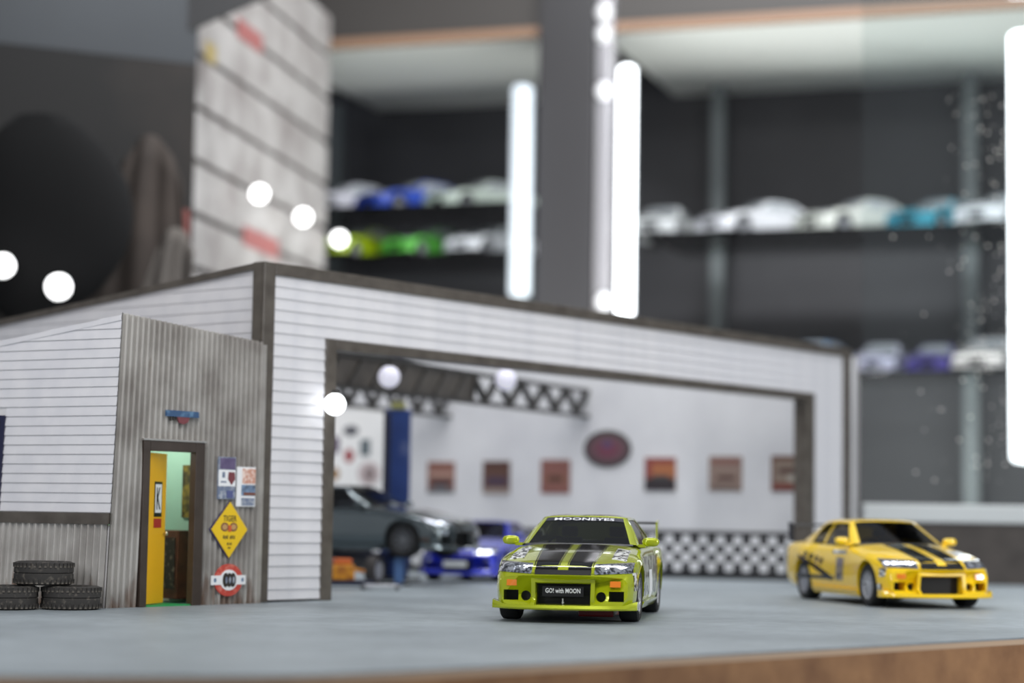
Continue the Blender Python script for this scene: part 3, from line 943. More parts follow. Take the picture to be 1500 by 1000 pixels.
def project(fn, nu, nv, direction, off=.006, bvh=None, name='decal', back=0.0):
    """a patch laid on the car body: fn(u, v) gives a start point outside, cast along direction"""
    bvh = bvh or BODY_BVH; d = Vector(direction).normalized()
    mb = MB(); k = {}
    for i in range(nu + 1):
        for j in range(nv + 1):
            p = Vector(fn(i / nu, j / nv)); h, nn, _, _ = bvh.ray_cast(p - d * 4, d)
            if h is None: h = p; nn = -d
            if nn.dot(d) > 0: nn = -nn
            mb.v.append(tuple(h + nn * off))
    for i in range(nu):
        for j in range(nv):
            a = i * (nv + 1) + j
            mb.f.append((a, a + 1, a + nv + 2, a + nv + 1))
    # edge skirt gives the piece its own thickness
    rim_ = [i * (nv + 1) for i in range(nu + 1)] + [nu * (nv + 1) + j for j in range(1, nv + 1)] + \
           [i * (nv + 1) + nv for i in range(nu - 1, -1, -1)] + [j for j in range(nv - 1, 0, -1)]
    b0 = len(mb.v)
    for q_ in rim_: mb.v.append(tuple(Vector(mb.v[q_]) + d * (off + .004)))
    for i in range(len(rim_)):
        j = (i + 1) % len(rim_)
        mb.f.append((rim_[i], rim_[j], b0 + j, b0 + i))
    return mb.mesh(name, smooth=40)


def top_patch(name, y0, y1, x0, x1, y0b=None, y1b=None, nu=18, nv=5, off=.005):
    """strip on the bonnet or boot seen from above; x0 front, x1 rear"""
    y0b = y0 if y0b is None else y0b; y1b = y1 if y1b is None else y1b
    return project(lambda u, v: (x0 + (x1 - x0) * u, (y0 + (y0b - y0) * u) * (1 - v) + (y1 + (y1b - y1) * u) * v, 3), nu, nv, (0, 0, -1), off, name=name)


def front_patch(name, y0, y1, z0, z1, off=.006, nu=8, nv=6, shape=None):
    def fn(u, v):
        y, z = y0 + (y1 - y0) * u, z0 + (z1 - z0) * v
        if shape: y, z = shape(u, v, y, z)
        return (4, y, z)
    return project(fn, nu, nv, (-1, 0, 0), off, name=name)


def side_patch(name, s, x0, x1, z0, z1, slant=0.0, taper=0.0, nu=16, nv=5, off=.005):
    def fn(u, v):
        z = z0 + (z1 - z0) * v
        return (x0 + (x1 - x0) * u + slant * v, s * 3, z + taper * u * (1 - 2 * v))
    return project(fn, nu, nv, (0, -s, 0), off, name=name)


def mirror_mesh(s):
    mb = MB()
    prof = [(0.0, -.115), (.05, -.105), (.07, -.06), (.072, .03), (.06, .095), (.0, .11)]
    n = 14
    for y, rr_ in [(-.115, .02), (-.10, .055), (-.05, .07), (.03, .072), (.08, .06), (.105, .025)]:
        for i in range(n):
            a = 2 * math.pi * i / n
            ca, sa = math.cos(a), math.sin(a)
            mb.v.append((.50 + .9 * rr_ * math.copysign(abs(ca) ** .7, ca), s * (.925 + y), 0.985 + rr_ * .85 * math.copysign(abs(sa) ** .7, sa)))
    for k in range(5):
        for i in range(n):
            j = (i + 1) % n
            mb.f.append((k * n + i, k * n + j, (k + 1) * n + j, (k + 1) * n + i))
    mb.f.append(tuple(range(n))); mb.f.append(tuple(range(5 * n, 6 * n)))
    mb.box((.46, min(s * .76, s * .86), .915), (.54, max(s * .76, s * .86), .955))
    return mb.mesh('wing_mirror', smooth=50)


def lip_mesh():
    mb = MB(); n = 24
    for i in range(n + 1):
        t = -1 + 2 * i / n; y = .90 * t; k = abs(y) / .88
        x = 2.35 - .30 * k ** 2.8
        up = .045 * smoothstep((abs(t) - .80) / .2)
        for dx, z in ((-.16, .165), (0, .165), (.012, .185), (-.012, .222 + up), (-.16, .23 + up)):
            mb.v.append((x + dx, y, z))
    for i in range(n):
        for j in range(5):
            a = i * 5 + j; b = i * 5 + (j + 1) % 5
            mb.f.append((a, b, b + 5, a + 5))
    mb.f.append(tuple(range(5))); mb.f.append(tuple(range(n * 5, n * 5 + 5)))
    return mb.mesh('front_lip', smooth=40)


def wing_mesh():
    mb = MB(); n = 10
    for i in range(n + 1):
        t = -1 + 2 * i / n; y = .76 * t
        for x, z in ((-1.97, 1.215), (-2.05, 1.235), (-2.22, 1.245), (-2.22, 1.225), (-2.05, 1.205)): mb.v.append((x, y, z))
    for i in range(n):
        for j in range(5):
            a = i * 5 + j; b = i * 5 + (j + 1) % 5
            mb.f.append((a, b, b + 5, a + 5))
    mb.f.append(tuple(range(5))); mb.f.append(tuple(range(n * 5, n * 5 + 5)))
    return mb.mesh('wing_blade', smooth=40)


def wing_legs(s):
    return MB().prism([(-1.95, 0, .94), (-2.16, 0, .94), (-2.20, 0, 1.27), (-1.98, 0, 1.235)], (0, s * .765, 0), (0, s * .79, 0)).mesh('wing_support')


def skirt_mesh(s):
    mb = MB(); 
    mb.hexa([(1.02, s * .84, .14), (-.88, s * .84, .14), (-.88, s * .70, .14), (1.02, s * .70, .14)],
            [(1.02, s * .895, .235), (-.88, s * .895, .235), (-.88, s * .70, .26), (1.02, s * .70, .26)])
    return mb.mesh('side_skirt', bevel=.012)


HEAD = {}
for s in (-1, 1):
    def hs(u, v, y, z, s=s):
        yy = .385 + (.83 - .385) * u
        zz = .592 + .02 * u + (.125 + .0 * u) * v
        return s * yy, zz
    HEAD[s] = front_patch('headlight', 0, 1, 0, 1, .008, 14, 6, hs)
LAMPS = {s: [front_patch('lamp_bowl', s * c - .05, s * c + .05, .645, .735, .013, 6, 6,
             (lambda u, v, y, z, c=c, s=s: (s * c + .052 * math.cos(2 * math.pi * u) * v, (.66 + .042 * math.sin(2 * math.pi * u) * v)))) for c in (.50, .66)] for s in (-1, 1)}
TURN = {s: front_patch('turn_signal', s * .575, s * .705, .445, .518, .012, 4, 3) for s in (-1, 1)}
GRILLE = front_patch('grille', -.35, .35, .56, .645, .006, 10, 3)
RIB = {s: front_patch('bumper_rib', s * .342, s * .392, .20, .60, .022, 3, 12) for s in (-1, 1)}
BAR = front_patch('bumper_bar', -.342, .342, .492, .545, .020, 14, 3)
MIRR = {s: mirror_mesh(s) for s in (-1, 1)}
LIP, WING = lip_mesh(), wing_mesh()
WLEG = {s: wing_legs(s) for s in (-1, 1)}
SKIRT = {s: skirt_mesh(s) for s in (-1, 1)}
TAIL = {s: MB().lathe([(0, -.02), (.085, -.02), (.085, .02), (0, .02)], 18, 'x', (-2.265 , s * .62, .76)).lathe([(0, -.02), (.065, -.02), (.065, .02), (0, .02)], 18, 'x', (-2.28, s * .42, .76)).mesh('tail_light', 40) for s in (-1, 1)}
UNDER = MB().box((-2.0, -.60, .15), (2.05, .60, .20)).mesh('underbody')
TUB = MB().box((-1.46, -.675, .425), (.585, .675, .44)).box((-1.46, -.685, .44), (.585, -.67, .90)).box((-1.46, .67, .44), (.585, .685, .90)).box((.30, -.67, .44), (.585, .67, .90)).box((-1.46, -.67, .44), (-1.40, .67, .92)).mesh('interior')
def seat_mesh(y):
    mb = MB(); mb.box((-.75, y - .22, .44), (-.25, y + .22, .60))
    mb.hexa([(-.78, y - .22, .55), (-.65, y - .22, .55), (-.65, y + .22, .55), (-.78, y + .22, .55)], [(-.98, y - .18, 1.02), (-.88, y - .18, 1.02), (-.88, y + .18, 1.02), (-.98, y + .18, 1.02)])
    mb.box((-.99, y - .11, 1.03), (-.90, y + .11, 1.17))
    return mb.mesh('seat', bevel=.03)
SEATS = [seat_mesh(-.33), seat_mesh(.33)]
STEER = MB().lathe([(.15, -.012), (.165, 0), (.15, .012), (.135, 0)], 20, 'x', (.22, -.33, .88), True).bar((.22, -.33, .88), (.32, -.33, .84), .05).mesh('steering_wheel', 40)
COOLER = MB().box((1.98, -.33, .22), (2.03, .33, .475)).mesh('intercooler')
for i in range(7): pass
SLATS = MB()
for i in range(6): SLATS.box((2.03, -.33, .255 + i * .04), (2.05, .33, .262 + i * .04))
SLATS = SLATS.mesh('intercooler_fin')
DUCT = {s: MB().box((1.80, min(s * .55, s * .755), .26), (1.875, max(s * .55, s * .755), .405)).mesh('brake_duct') for s in (-1, 1)}
DUCTR = {s: MB().tube((2.0, s * .467, .325), (2.035, s * .467, .325), .066, 18).mesh('round_duct') for s in (-1, 1)}
HEADLINER = MB(); grid(HEADLINER, lambda u, v: roofp(u * 1.9 - .95, .02 + .96 * v) - Vector((0, 0, .03)), 10, 8)
HEADLINER = HEADLINER.mesh('headliner', smooth=60)

def banner_text(body, height, width, vc, mt, parent):
    v, f = text2d(body, height, width, .012)
    L = (Wt - Wb).length; pts = []
    for x, y in v:
        vv = vc + y / L
        half = lerp(Wb, Wt, vv).y
        p = wind(-x / half * -1.0, vv, -.004)
        pts.append(p)
    return MB().add(pts, f).build('windshield_lettering', mt, parent)


CAR_COUNT = [0]


def make_car(name, label, loc, heading, paint_m, cat='model car', group=None, scale=1.0, detail=2, rim=None, lip=True, wing=True,
             mirrors=True, lens=None, z=0.0, wing_m=None, turn_m=None, glass=None):
    """heading: world angle of the car's nose direction"""
    r = empty(name, (loc[0], loc[1], z), heading, label, cat, group)
    r.scale = (scale,) * 3
    body = link('body', BODY, paint_m, r)
    cab = link('cabin', CABIN, paint_m, r)
    glass = glass or M_glass
    link('windshield', WSHIELD, glass, r); link('rear_window', RWIN, glass, r)
    for s in (-1, 1):
        link('side_window', SWIN[s][0], glass, r); link('quarter_window', SWIN[s][1], glass, r)
        h = link('headlight', HEAD[s], lens or M_lens, r)
        if detail > 1:
            for lm in LAMPS[s]: link('lamp_bowl', lm, M_lamp_in, h)
            link('turn_signal', TURN[s], turn_m or M_orange, r)
        link('tail_light', TAIL[s], M_red_print, r)
        if mirrors: link('wing_mirror', MIRR[s], paint_m, r)
        link('side_skirt', SKIRT[s], paint_m, r)
    link('interior', TUB, M_inner, r)
    link('grille', GRILLE, M_black, r)
    link('underbody', UNDER, M_black, r)
    link('cowl', COWL, M_black, r)
    ic = link('intercooler', COOLER, M_black, r)
    for s in (-1, 1): link('brake_duct', DUCT[s], M_black, r); link('round_duct', DUCTR[s], M_black, r)
    link('headliner', HEADLINER, M_inner, r)
    if detail > 1:
        for sm in SEATS: link('seat', sm, M_seat, r)
        link('steering_wheel', STEER, M_black, r)
        link('intercooler_fin', SLATS, M_tyre, ic)
    for x in (1.40, -1.27):
        for s in (-1, 1):
            w = link('wheel', TYRE, M_tyre, r, (x, s * .752, .325), (0, 0, 0 if s > 0 else math.pi))
            link('rim', RIM, rim or M_rim, w)
    if detail > 1:
        for s in (-1, 1): link('bumper_rib', RIB[s], paint_m, r)
        link('bumper_bar', BAR, paint_m, r)
    if lip: link('front_lip', LIP, paint_m, r)
    if wing:
        link('wing_blade', WING, M_black, r)
        for s in (-1, 1): link('wing_support', WLEG[s], wing_m or paint_m, r)
    return r


# --- green car, nose to the camera
P_green = paint('lime_paint', S(176, 188, 18), metal=0.3, rough=0.18)
gdir = Vector((-.158, -.987)); gh = math.atan2(gdir.y, gdir.x)
ax_c = Vector((.795, 26.02))                      # middle of the front axle
gpos = ax_c - gdir * 1.40
green = make_car('race_car', 'lime green model race car with black bonnet stripes facing the camera', gpos, gh, P_green)
for s in (-1, 1):
    link('bonnet_stripe', top_patch('bonnet_stripe', s * .065, s * .345, 2.12, .86, s * .065, s * .40), M_decal_black, green)
    link('nose_stripe', front_patch('nose_stripe', s * .065, s * .345, .646, .685, .006, 6, 3), M_decal_black, green)
    link('pin_stripe', top_patch('pin_stripe', s * .355, s * .368, 2.12, .86, s * .41, s * .425, 16, 1), M_decal_black, green)
    link('pin_stripe', top_patch('pin_stripe', s * .045, s * .055, 2.12, .86, s * .045, s * .055, 16, 1), M_decal_black, green)
M_spons = checker_print('sponsor_print', S(226, 228, 226), S(52, 54, 58), 26.0)
M_flank = checker_print('flank_print', S(176, 182, 172), S(70, 74, 78), 11.0)
for s in (-1, 1):
    link('sponsor_decal', top_patch('sponsor_decal', s * .55, s * .735, 1.75, 1.05, s * .55, s * .72, 10, 4), M_spons, green)
    link('flank_decal', side_patch('flank_decal', s, .95, -.85, .30, .80), M_flank, green)
    link('flank_decal', side_patch('flank_decal', s, 1.95, 1.78, .40, .62, 0, 0, 6, 4), M_spons, green)
    link('rear_decal', side_patch('rear_decal', s, -1.68, -2.05, .45, .80, 0, 0, 6, 4), M_flank, green)
    link('white_flash', side_patch('white_flash', s, .05, -.3, .26, .62, .15, 0, 6, 5, .009), M_white_print, green)
banner_text('MOONEYES', .066, .80, .875, M_white_print, green)
link('sun_strip', None or (lambda: (lambda mb: (grid(mb, lambda u, v: wind(u * 1.84 - .92, .82 + .15 * v, .002), 12, 2), mb.mesh('sun_strip', smooth=60))[1])(MB()))(), mat('dark_sunstrip', S(26, 26, 44), rough=.15, coat=1), green)
plate_m = MB().box((2.17, -.255, .325), (2.19, .255, .445)).mesh('plate'); pl = link('plate', plate_m, M_black, green)
v, f = text2d('GO! with MOON', .058, .43, .012)
MB().add([(2.194, x, .395 + y) for x, y in v], f).build('plate_lettering', M_white_print, pl)
MB().tube((2.15, 0, .25), (2.19, 0, .25), .012).bar((2.19, 0, .235), (2.19, 0, .30), .012).build('tow_hook', M_rim, green)

MB().box((.85, .12, .06), (1.62, .56, .149)).build('red_chassis_block', mat('dark_red_chassis', S(128, 22, 24), rough=.35), green, bevel=.02)

# --- yellow car on the right
P_yellow = paint('yellow_paint', S(250, 208, 4), metal=0.0, rough=0.3)
ydir = Vector((.225, -.974)).normalized(); yh = math.atan2(ydir.y, ydir.x)
yfw = Vector((5.57, 31.62))                       # contact of the front wheel on the visible flank
yperp = Vector((-ydir.y, ydir.x))                 # car's left
ypos = yfw - ydir * 1.40 + yperp * .80
yellow = make_car('race_car', 'yellow model race car with black bonnet stripes parked at the right', ypos, yh, P_yellow, rim=M_rim, wing_m=M_black)
for s in (-1, 1):
    link('bonnet_stripe', top_patch('bonnet_stripe', s * .075, s * .33, 2.12, .86, s * .075, s * .38), M_decal_black, yellow)
    link('nose_stripe', front_patch('nose_stripe', s * .075, s * .33, .50, .685, .006, 6, 5), M_decal_black, yellow)
    link('bonnet_decal', top_patch('bonnet_decal', s * .42, s * .70, 1.75, 1.35, s * .42, s * .68, 8, 4), M_spons if s > 0 else P_yellow, yellow)
    M_ys = checker_print('number_print', S(60, 54, 50), S(150, 138, 120), 16.0)
    link('door_number', side_patch('door_number', s, .42, .12, .36, .72, .05, 0, 6, 6), M_ys, yellow)
    link('door_band', side_patch('door_band', s, .55, .0, .78, .84, 0, 0, 6, 2), M_spons, yellow)
    link('flank_swoosh', side_patch('flank_swoosh', s, .05, -1.55, .36, .42, 0, 0.0, 14, 3), M_decal_black, yellow)
    def sw(u, v, s=s):
        x = -.1 - 1.3 * u; return (x, s * 3, .34 + .36 * u + (.10 - .05 * u) * v)
    link('flank_flash', project(sw, 14, 3, (0, -s, 0), .006, name='flank_flash'), M_decal_black, yellow)
    for i in range(4):
        link('flank_letter', side_patch('flank_letter', s, -.45 - .2 * i, -.57 - .2 * i, .60 + .03 * i, .70 + .03 * i, .05, 0, 3, 3), M_decal_black, yellow)
    link('front_badge', side_patch('front_badge', s, 2.0, 1.86, .47, .60, 0, 0, 4, 3), M_spons, yellow)
    link('corner_decal', side_patch('corner_decal', s, 1.92, 1.78, .23, .36, 0, 0, 4, 3, .012), M_spons, yellow)

# --- silver car raised on the lift
P_silver = paint('graphite_paint', S(92, 102, 106), metal=0.85, rough=0.2)
sdir = Vector((.89, -.45)).normalized(); sperp = Vector((-sdir.y, sdir.x))
sw_ = at(592, 792, 37.4)
spos = Vector((sw_.x, sw_.y)) - sdir * 1.40 + sperp * .80
LIFT_Z = .50
silver = make_car('sports_car', 'dark silver model sports car raised on the garage lift', spos, math.atan2(sdir.y, sdir.x), P_silver, z=LIFT_Z, wing=False, rim=M_rimdark, turn_m=M_lamp_in)
# --- blue car behind the green one
P_blue = paint('blue_paint', S(36, 52, 190), metal=0.4, rough=0.25)
bpos = at(708, 840, 42.0)
bdir = Vector((-.25, -.97)).normalized()
blue = make_car('sports_car', 'bright blue model sports car inside the garage behind the lime car', (bpos.x, bpos.y), math.atan2(bdir.y, bdir.x), P_blue, scale=.90, wing=False, turn_m=M_lamp_in)
MB().box((2.34, -.26, .33), (2.36, .26, .45)).build('number_plate', M_white_print, blue)

# ------------------------------------------------------------------ two-post style lift under the silver car
M_lift = mat('lift_blue', S(30, 62, 128), rough=0.35, coat=.4, noise=(2, S(24, 48, 104), .3, .7))
M_liftd = mat('lift_navy', S(20, 26, 52), rough=0.5)
M_iron_d = mat('dark_iron', S(52, 48, 47), rough=.5)
lp = at(582, 700, 40.6)
cd = Vector((spos.x, spos.y)) - Vector((lp.x, lp.y))
lift = empty('car_lift', (lp.x, lp.y, 0), 0, 'blue steel car lift column holding up the silver car', 'lift')
mb = MB(); mb.box((-.25, -.12, .06), (.25, .12, 3.36)); mb.build('column', M_lift, lift, bevel=.02)
MB().box((-.28, -.16, .06), (-.14, -.121, 3.30)).build('rail', M_liftd, lift)
MB().box((-.14, -.15, 3.361), (.14, .12, 3.5)).build('column_cap', mat('cap_olive', S(140, 140, 84), rough=.5), lift, bevel=.02)
MB().box((-.5, -.45, 0.0), (.5, .3, .059)).build('base_plate', M_iron_d, lift, bevel=.01)
MB().box((-.30, -.34, .40), (.30, -.161, .62)).build('carriage', M_lift, lift, bevel=.02)
for k_ in (.55, -.75):
    tgt = Vector((spos.x, spos.y)) + sdir * k_ + sperp * .30
    loc2 = Vector((tgt.x - lp.x, tgt.y - lp.y))
    MB().bar((0, -.25, .50), (loc2.x, loc2.y, .50), .14, .10).build('arm', M_liftd, lift)
    MB().tube((loc2.x, loc2.y, .55), (loc2.x, loc2.y, LIFT_Z + .148), .10).build('pad', M_black, lift)
# slim blue support post in front of the column
pp = ground(584, 857)
jack = empty('support_stand', (pp.x, pp.y, 0), 0, 'slim light blue support stand below the silver car', 'stand')
MB().box((-.085, -.085, .04), (.085, .085, .50)).build('post', mat('pale_lift_blue', S(84, 118, 170), rough=.4), jack, bevel=.01)
MB().box((-.2, -.2, 0), (.2, .2, .039)).build('foot', M_iron_d, jack)
# yellow engine on a trolley, grey wheel, floor jack
ep = ground(503, 862)
eng = empty('engine_trolley', (ep.x, ep.y, 0), .3, 'yellow engine block on a low dark trolley under the silver car', 'engine')
M_eng = mat('engine_yellow', S(206, 140, 30), rough=.4, noise=(6, S(150, 84, 24), .4, .65))
MB().box((-.5, -.25, .06), (.5, .25, .15)).build('trolley_deck', M_liftd, eng, bevel=.01)
for x in (-.4, .4):
    for y in (-.18, .18): MB().lathe([(0, -.03), (.05, -.03), (.05, .03), (0, .03)], 14, 'y', (x, y, .052)).build('caster', M_rim, eng, smooth=40)
MB().box((-.24, -.18, .151), (.16, .18, .42)).build('engine_block', M_eng, eng, bevel=.03)
MB().box((-.20, -.14, .421), (.12, .14, .52)).build('valve_cover', mat('engine_orange', S(196, 96, 40), rough=.4), eng, bevel=.03)
for i in range(3): MB().tube((.16, -.12 + .12 * i, .34), (.34, -.12 + .12 * i, .30), .028).build('exhaust_stub', M_eng, eng)
wp = ground(548, 857)
w = empty('spare_wheel', (wp.x, wp.y, .27), math.radians(70), 'grey spare wheel standing upright under the silver car', 'wheel')
link('tyre_casing', TYRE, M_iron_d, w, rot=(0, 0, math.pi)).scale = (.83, .83, .83)
link('rim', RIM, M_rim, w, rot=(0, 0, math.pi)).scale = (.83, .83, .83)
jp = ground(556, 864)
fj = empty('floor_jack', (jp.x, jp.y, 0), .05, 'low silver floor jack lying beside the lift base', 'jack')
MB().box((-.30, -.1, .05), (.34, .1, .10)).build('frame', M_rim, fj, bevel=.02)
MB().tube((-.28, -.12, .05), (-.28, .12, .05), .05).build('roller', M_rimdark, fj)
MB().tube((.3, -.12, .045), (.3, .12, .045), .045).build('roller', M_rimdark, fj)

# ------------------------------------------------------------------ tyres lying by the annex
def big_tyre_mesh():
    mb = MB()
    prof = [(.22, -.12), (.25, -.145), (.335, -.152), (.375, -.135), (.383, -.09), (.383, -.012), (.37, 0), (.383, .012), (.383, .09), (.375, .135), (.335, .152), (.25, .145), (.22, .12)]
    mb.lathe(prof, 44, 'z', closed=True)
    return mb.mesh('carcass', smooth=30)


BIGT = big_tyre_mesh()
KNOB = MB().box((.376, -.016, -.028), (.394, .016, .028)).mesh('tread_block')
M_wt = mat('worn_rubber', S(52, 50, 48), rough=.7, noise=(14, S(104, 98, 90), .55, .75))
for nm, (px, py, zz, lab) in enumerate(((96, 893, .152, 'black rubber tyre lying flat, front right of the small tyre pile'), (2, 894, .152, 'black rubber tyre lying flat at the picture edge, left of tyre pile'),
                                       (64, 861, .464, 'black rubber tyre resting on top of the two others in the pile'))):
    p = ground(px, 893.5 if zz < .2 else 893.0)
    p = p + Vector((0, .32, 0))
    if zz > .2: p = at(px, 845, p.y)
    t = empty('tyre', (p.x, p.y, zz), nm * .7, lab, 'tyre', 'tyres piled by the shed')
    link('carcass', BIGT, M_wt, t)
    for i in range(36):
        for zr in (-.105, .105):
            a = 2 * math.pi * (i + (.5 if zr > 0 else 0)) / 36
            link('tread_block', KNOB, M_wt, t, (0, 0, zr), (0, 0, a))

# ------------------------------------------------------------------ glowing balls in place of glass reflections at the bay
M_reflection = mat('pale_reflection_glow', S(206, 205, 222), rough=.3, emit=(0.90, 0.89, 1, 1), strength=.42)
M_reflection_b = mat('bright_reflection_glow', S(255, 255, 255), rough=.3, emit=(0.95, 0.98, 1, 1), strength=3.0)
def globe(px, py, Y, r_, m_, label, up):
    p = at(px, py, Y)
    g = empty('reflection_globe', p, 0, label, 'lamp', 'glass reflections built as balls')
    MB().lathe([(0.0001, -r_)] + [(r_ * math.cos(a), r_ * math.sin(a)) for a in np.linspace(-1.4, 1.4, 11)] + [(0.0001, r_)], 24, 'z').build('globe', m_, g, smooth=80)
    MB().tube((0, 0, r_ * .97), (0, 0, r_ + .05), .06).build('collar', M_steel, g)
    if up > 0: MB().tube((0, 0, r_ + .04), (0, 0, r_ + up), .018).build('stem', M_steel, g)
    return g
globe(570, 552, 36.0, .195, M_reflection, 'pale glowing ball for a glass reflection before the dark girder at upper left of bay', .3)
globe(741, 556, 38.6, .20, M_reflection, 'pale glowing ball for a glass reflection at the middle of the open roof truss', .3)
rd_ = ray(490.5, 592); gn = GM.to_3x3() @ Vector((0, 1, 0)); gp = GM @ Vector((0, -.22, 0))
yj = (EYE + rd_ * ((gp - EYE).dot(gn) / rd_.dot(gn))).y
g = globe(490.5, 592, yj, .165, M_reflection_b, 'bright white ball for a glass reflection on the left jamb of the garage bay', 0)
MB().bar((0, 0, 0), GM.to_3x3() @ Vector((0, .172, 0)), .05).build('bracket', M_steel, g)

# ------------------------------------------------------------------ rear board, sill and glass pane of the case
M_rear = mat('rear_board_dark', S(74, 68, 64), rough=.6, noise=(2.0, S(58, 53, 50), .35, .7))
M_sill = mat('sill_grey', S(196, 200, 200), rough=.35)
sp0 = Vector((7.52, 43.6, 0)); sdv = Vector((1, -.02, 0)).normalized()
sill = empty('case_back_rail', sp0, math.atan2(sdv.y, sdv.x), 'dark rear board topped by a pale rail behind the yellow car', 'rail')
MB().box((0, 0, 0.0), (22, .3, 1.29)).build('board', M_rear, sill)
MB().box((0, -.06, 1.291), (22, .45, 1.68)).build('rail', M_sill, sill, bevel=.04)
pane = empty('glass_pane', sp0 + Vector((0, .2, 1.682)), sill.rotation_euler.z, 'clear glass pane with dust specks standing on the pale rail', 'glass')
MB().box((0, 0, 0), (22, .05, 11.0)).build('pane', M_pane, pane)
M_dust = mat('dust', S(215, 212, 205), rough=.8)
dust = MB(); rnd = random.Random(3)
for i in range(330):
    x = 3.5 - abs(rnd.gauss(0, 1.0)) + rnd.uniform(0, .5); zz = rnd.uniform(.4, 8.9)
    if x < .2: continue
    s_ = rnd.choice((.008, .011, .015, .022)) 
    dust.box((x - s_, -.012, zz - s_), (x + s_, -.001, zz + s_), None)
d_ = dust.build('dust_specks', M_dust, pane); d_['kind'] = 'stuff'

# ------------------------------------------------------------------ display cabinet in the background
CROT = math.radians(-18.0)
CM = Matrix.Translation((0, 62, 0)) @ Matrix.Rotation(CROT, 4, 'Z'); CI = CM.inverted()


def cab(px, py, d=0.0):
    """point of the cabinet frame at depth d behind its front"""
    rd = CI.to_3x3() @ ray(px, py); e = CI @ EYE
    t = (d - e.y) / rd.y
    return e + rd * t


cabinet = empty('display_cabinet', (0, 62, 0), CROT, 'tall dark display cabinet with white lit ceilings and glass shelves behind the garage', 'cabinet')
M_cback = mat('cabinet_back', S(66, 66, 70), rough=.5, noise=(.25, S(54, 54, 58), .3, .7))
M_cwhite = mat('cabinet_white', S(226, 228, 222), rough=.5)
M_cdark = mat('cabinet_fascia', S(62, 59, 57), rough=.5)
M_cbrown = mat('cabinet_edge', S(136, 108, 88), rough=.5)
M_chrome = mat('chrome_strip', S(178, 176, 180), rough=.25, metal=.6)
M_post = mat('shelf_post', S(104, 110, 112), rough=.4, metal=.3)
M_shelf = glass_mat('shelf_glass', (0.93, 0.96, 0.95, 1), .2)
ZC = 16.0; DEP = 10.0
XL0, XL1 = -8.5, cab(790, 300).x; XC1 = cab(872, 300).x; XR0, XR1 = cab(900, 300).x, 24.0
MB().box((-16, DEP, -48), (XR1, DEP + .4, 24)).build('back_panel', M_cback, cabinet)
for x0, x1 in ((XL0, XL1), (XC1 + .02, XR1)):
    MB().box((x0, .45, ZC), (x1, DEP - .01, ZC + .3)).build('ceiling_panel', M_cwhite, cabinet)
    MB().box((x0, .1, ZC), (x1, .44, ZC + .28)).build('edge_strip', M_cbrown, cabinet)
    MB().box((x0, .15, ZC + .281), (x1, .44, 26)).build('fascia', M_cdark, cabinet)
MB().box((XL1, -.3, -50), (XC1, .9, 26)).build('column', mat('cabinet_column', S(50, 49, 51), rough=.4), cabinet, bevel=.05)
MB().box((XC1 + .04, -.25, -20), (XR0 - .05, .4, 26)).build('chrome_strip', M_chrome, cabinet, bevel=.08)
for py in (18, 50, 133, 441):  # white domes built in for out-of-focus light dots
    p = cab(885, py, -.25); MB().lathe([(0.0001, -.26), (.12, -.24), (.24, -.12), (.27, 0)], 18, 'y', (p.x, -.25, p.z)).build('bokeh_dot', mat('bokeh_white', S(232, 232, 234), rough=.3), cabinet, smooth=60)
for px, py in ((1042, 300), (476, 220), (1418, 560)):
    p = cab(px, py, 7.5); MB().box((p.x - .24, 8.4, -20), (p.x + .24, 8.8, ZC - .01)).build('shelf_post', M_post, cabinet)
SHZ = {}
for nm, px, py, d, x0, x1 in (('hi', 1200, 352, 4, XR0 + .6, XR1), ('lo', 1380, 552, 4, XR0 + .6, XR1), ('lhi', 600, 322, 4.5, XL0, XL1 - .9), ('llo', 600, 382, 3.0, XL0, XL1 - .9)):
    z = cab(px, py, d).z; SHZ[nm] = z
    MB().box((x0, 1.2, z - .06), (x1, 7.3, z - .001)).build('glass_shelf', M_shelf, cabinet)
MB().box((XL0, .3, -50), (XR1, DEP - .01, .3)).build('plinth', M_cdark, cabinet)

# light tubes
def tube_light(px, y0, y1, d, r_, strength, colr, label):
    a, b_ = CM @ cab(px, y0, d), CM @ cab(px - (0 if px > 1400 else 2), y1, d)
    c = Vector(((a.x + b_.x) / 2, (a.y + b_.y) / 2, b_.z))
    t = empty('tube_light', c, CROT, label, 'lamp')
    h = a.z - b_.z
    MB().lathe([(0.0001, 0), (r_ * .7, .03), (r_, .12), (r_, h - .12), (r_ * .7, h - .03), (0.0001, h)], 20, 'z').build('tube', mat('tube_glow_%d' % px, S(245, 248, 255) if strength > 1 else S(196, 206, 214), rough=.4, emit=colr, strength=strength), t, smooth=50)
    MB().box((-r_ * .8, r_ + .01, 0), (r_ * .8, r_ + .2, h)).build('holder', M_post, t)
    return t
tube_light(918, 96, 464, -.62, .25, 5.0, (0.93, .97, 1, 1), 'brilliant white vertical tube light beside the dark cabinet column')
tube_light(764, 124, 436, -.60, .33, .30, (.86, .93, 1, 1), 'pale glowing tube for the reflected tube light, left of the dark cabinet column')  # glowing copy standing in for the bright tube's reflection
tube_light(1500, 46, 678, -4.0, .36, 5.0, (0.93, .97, 1, 1), 'long brilliant white tube light at the right picture edge')

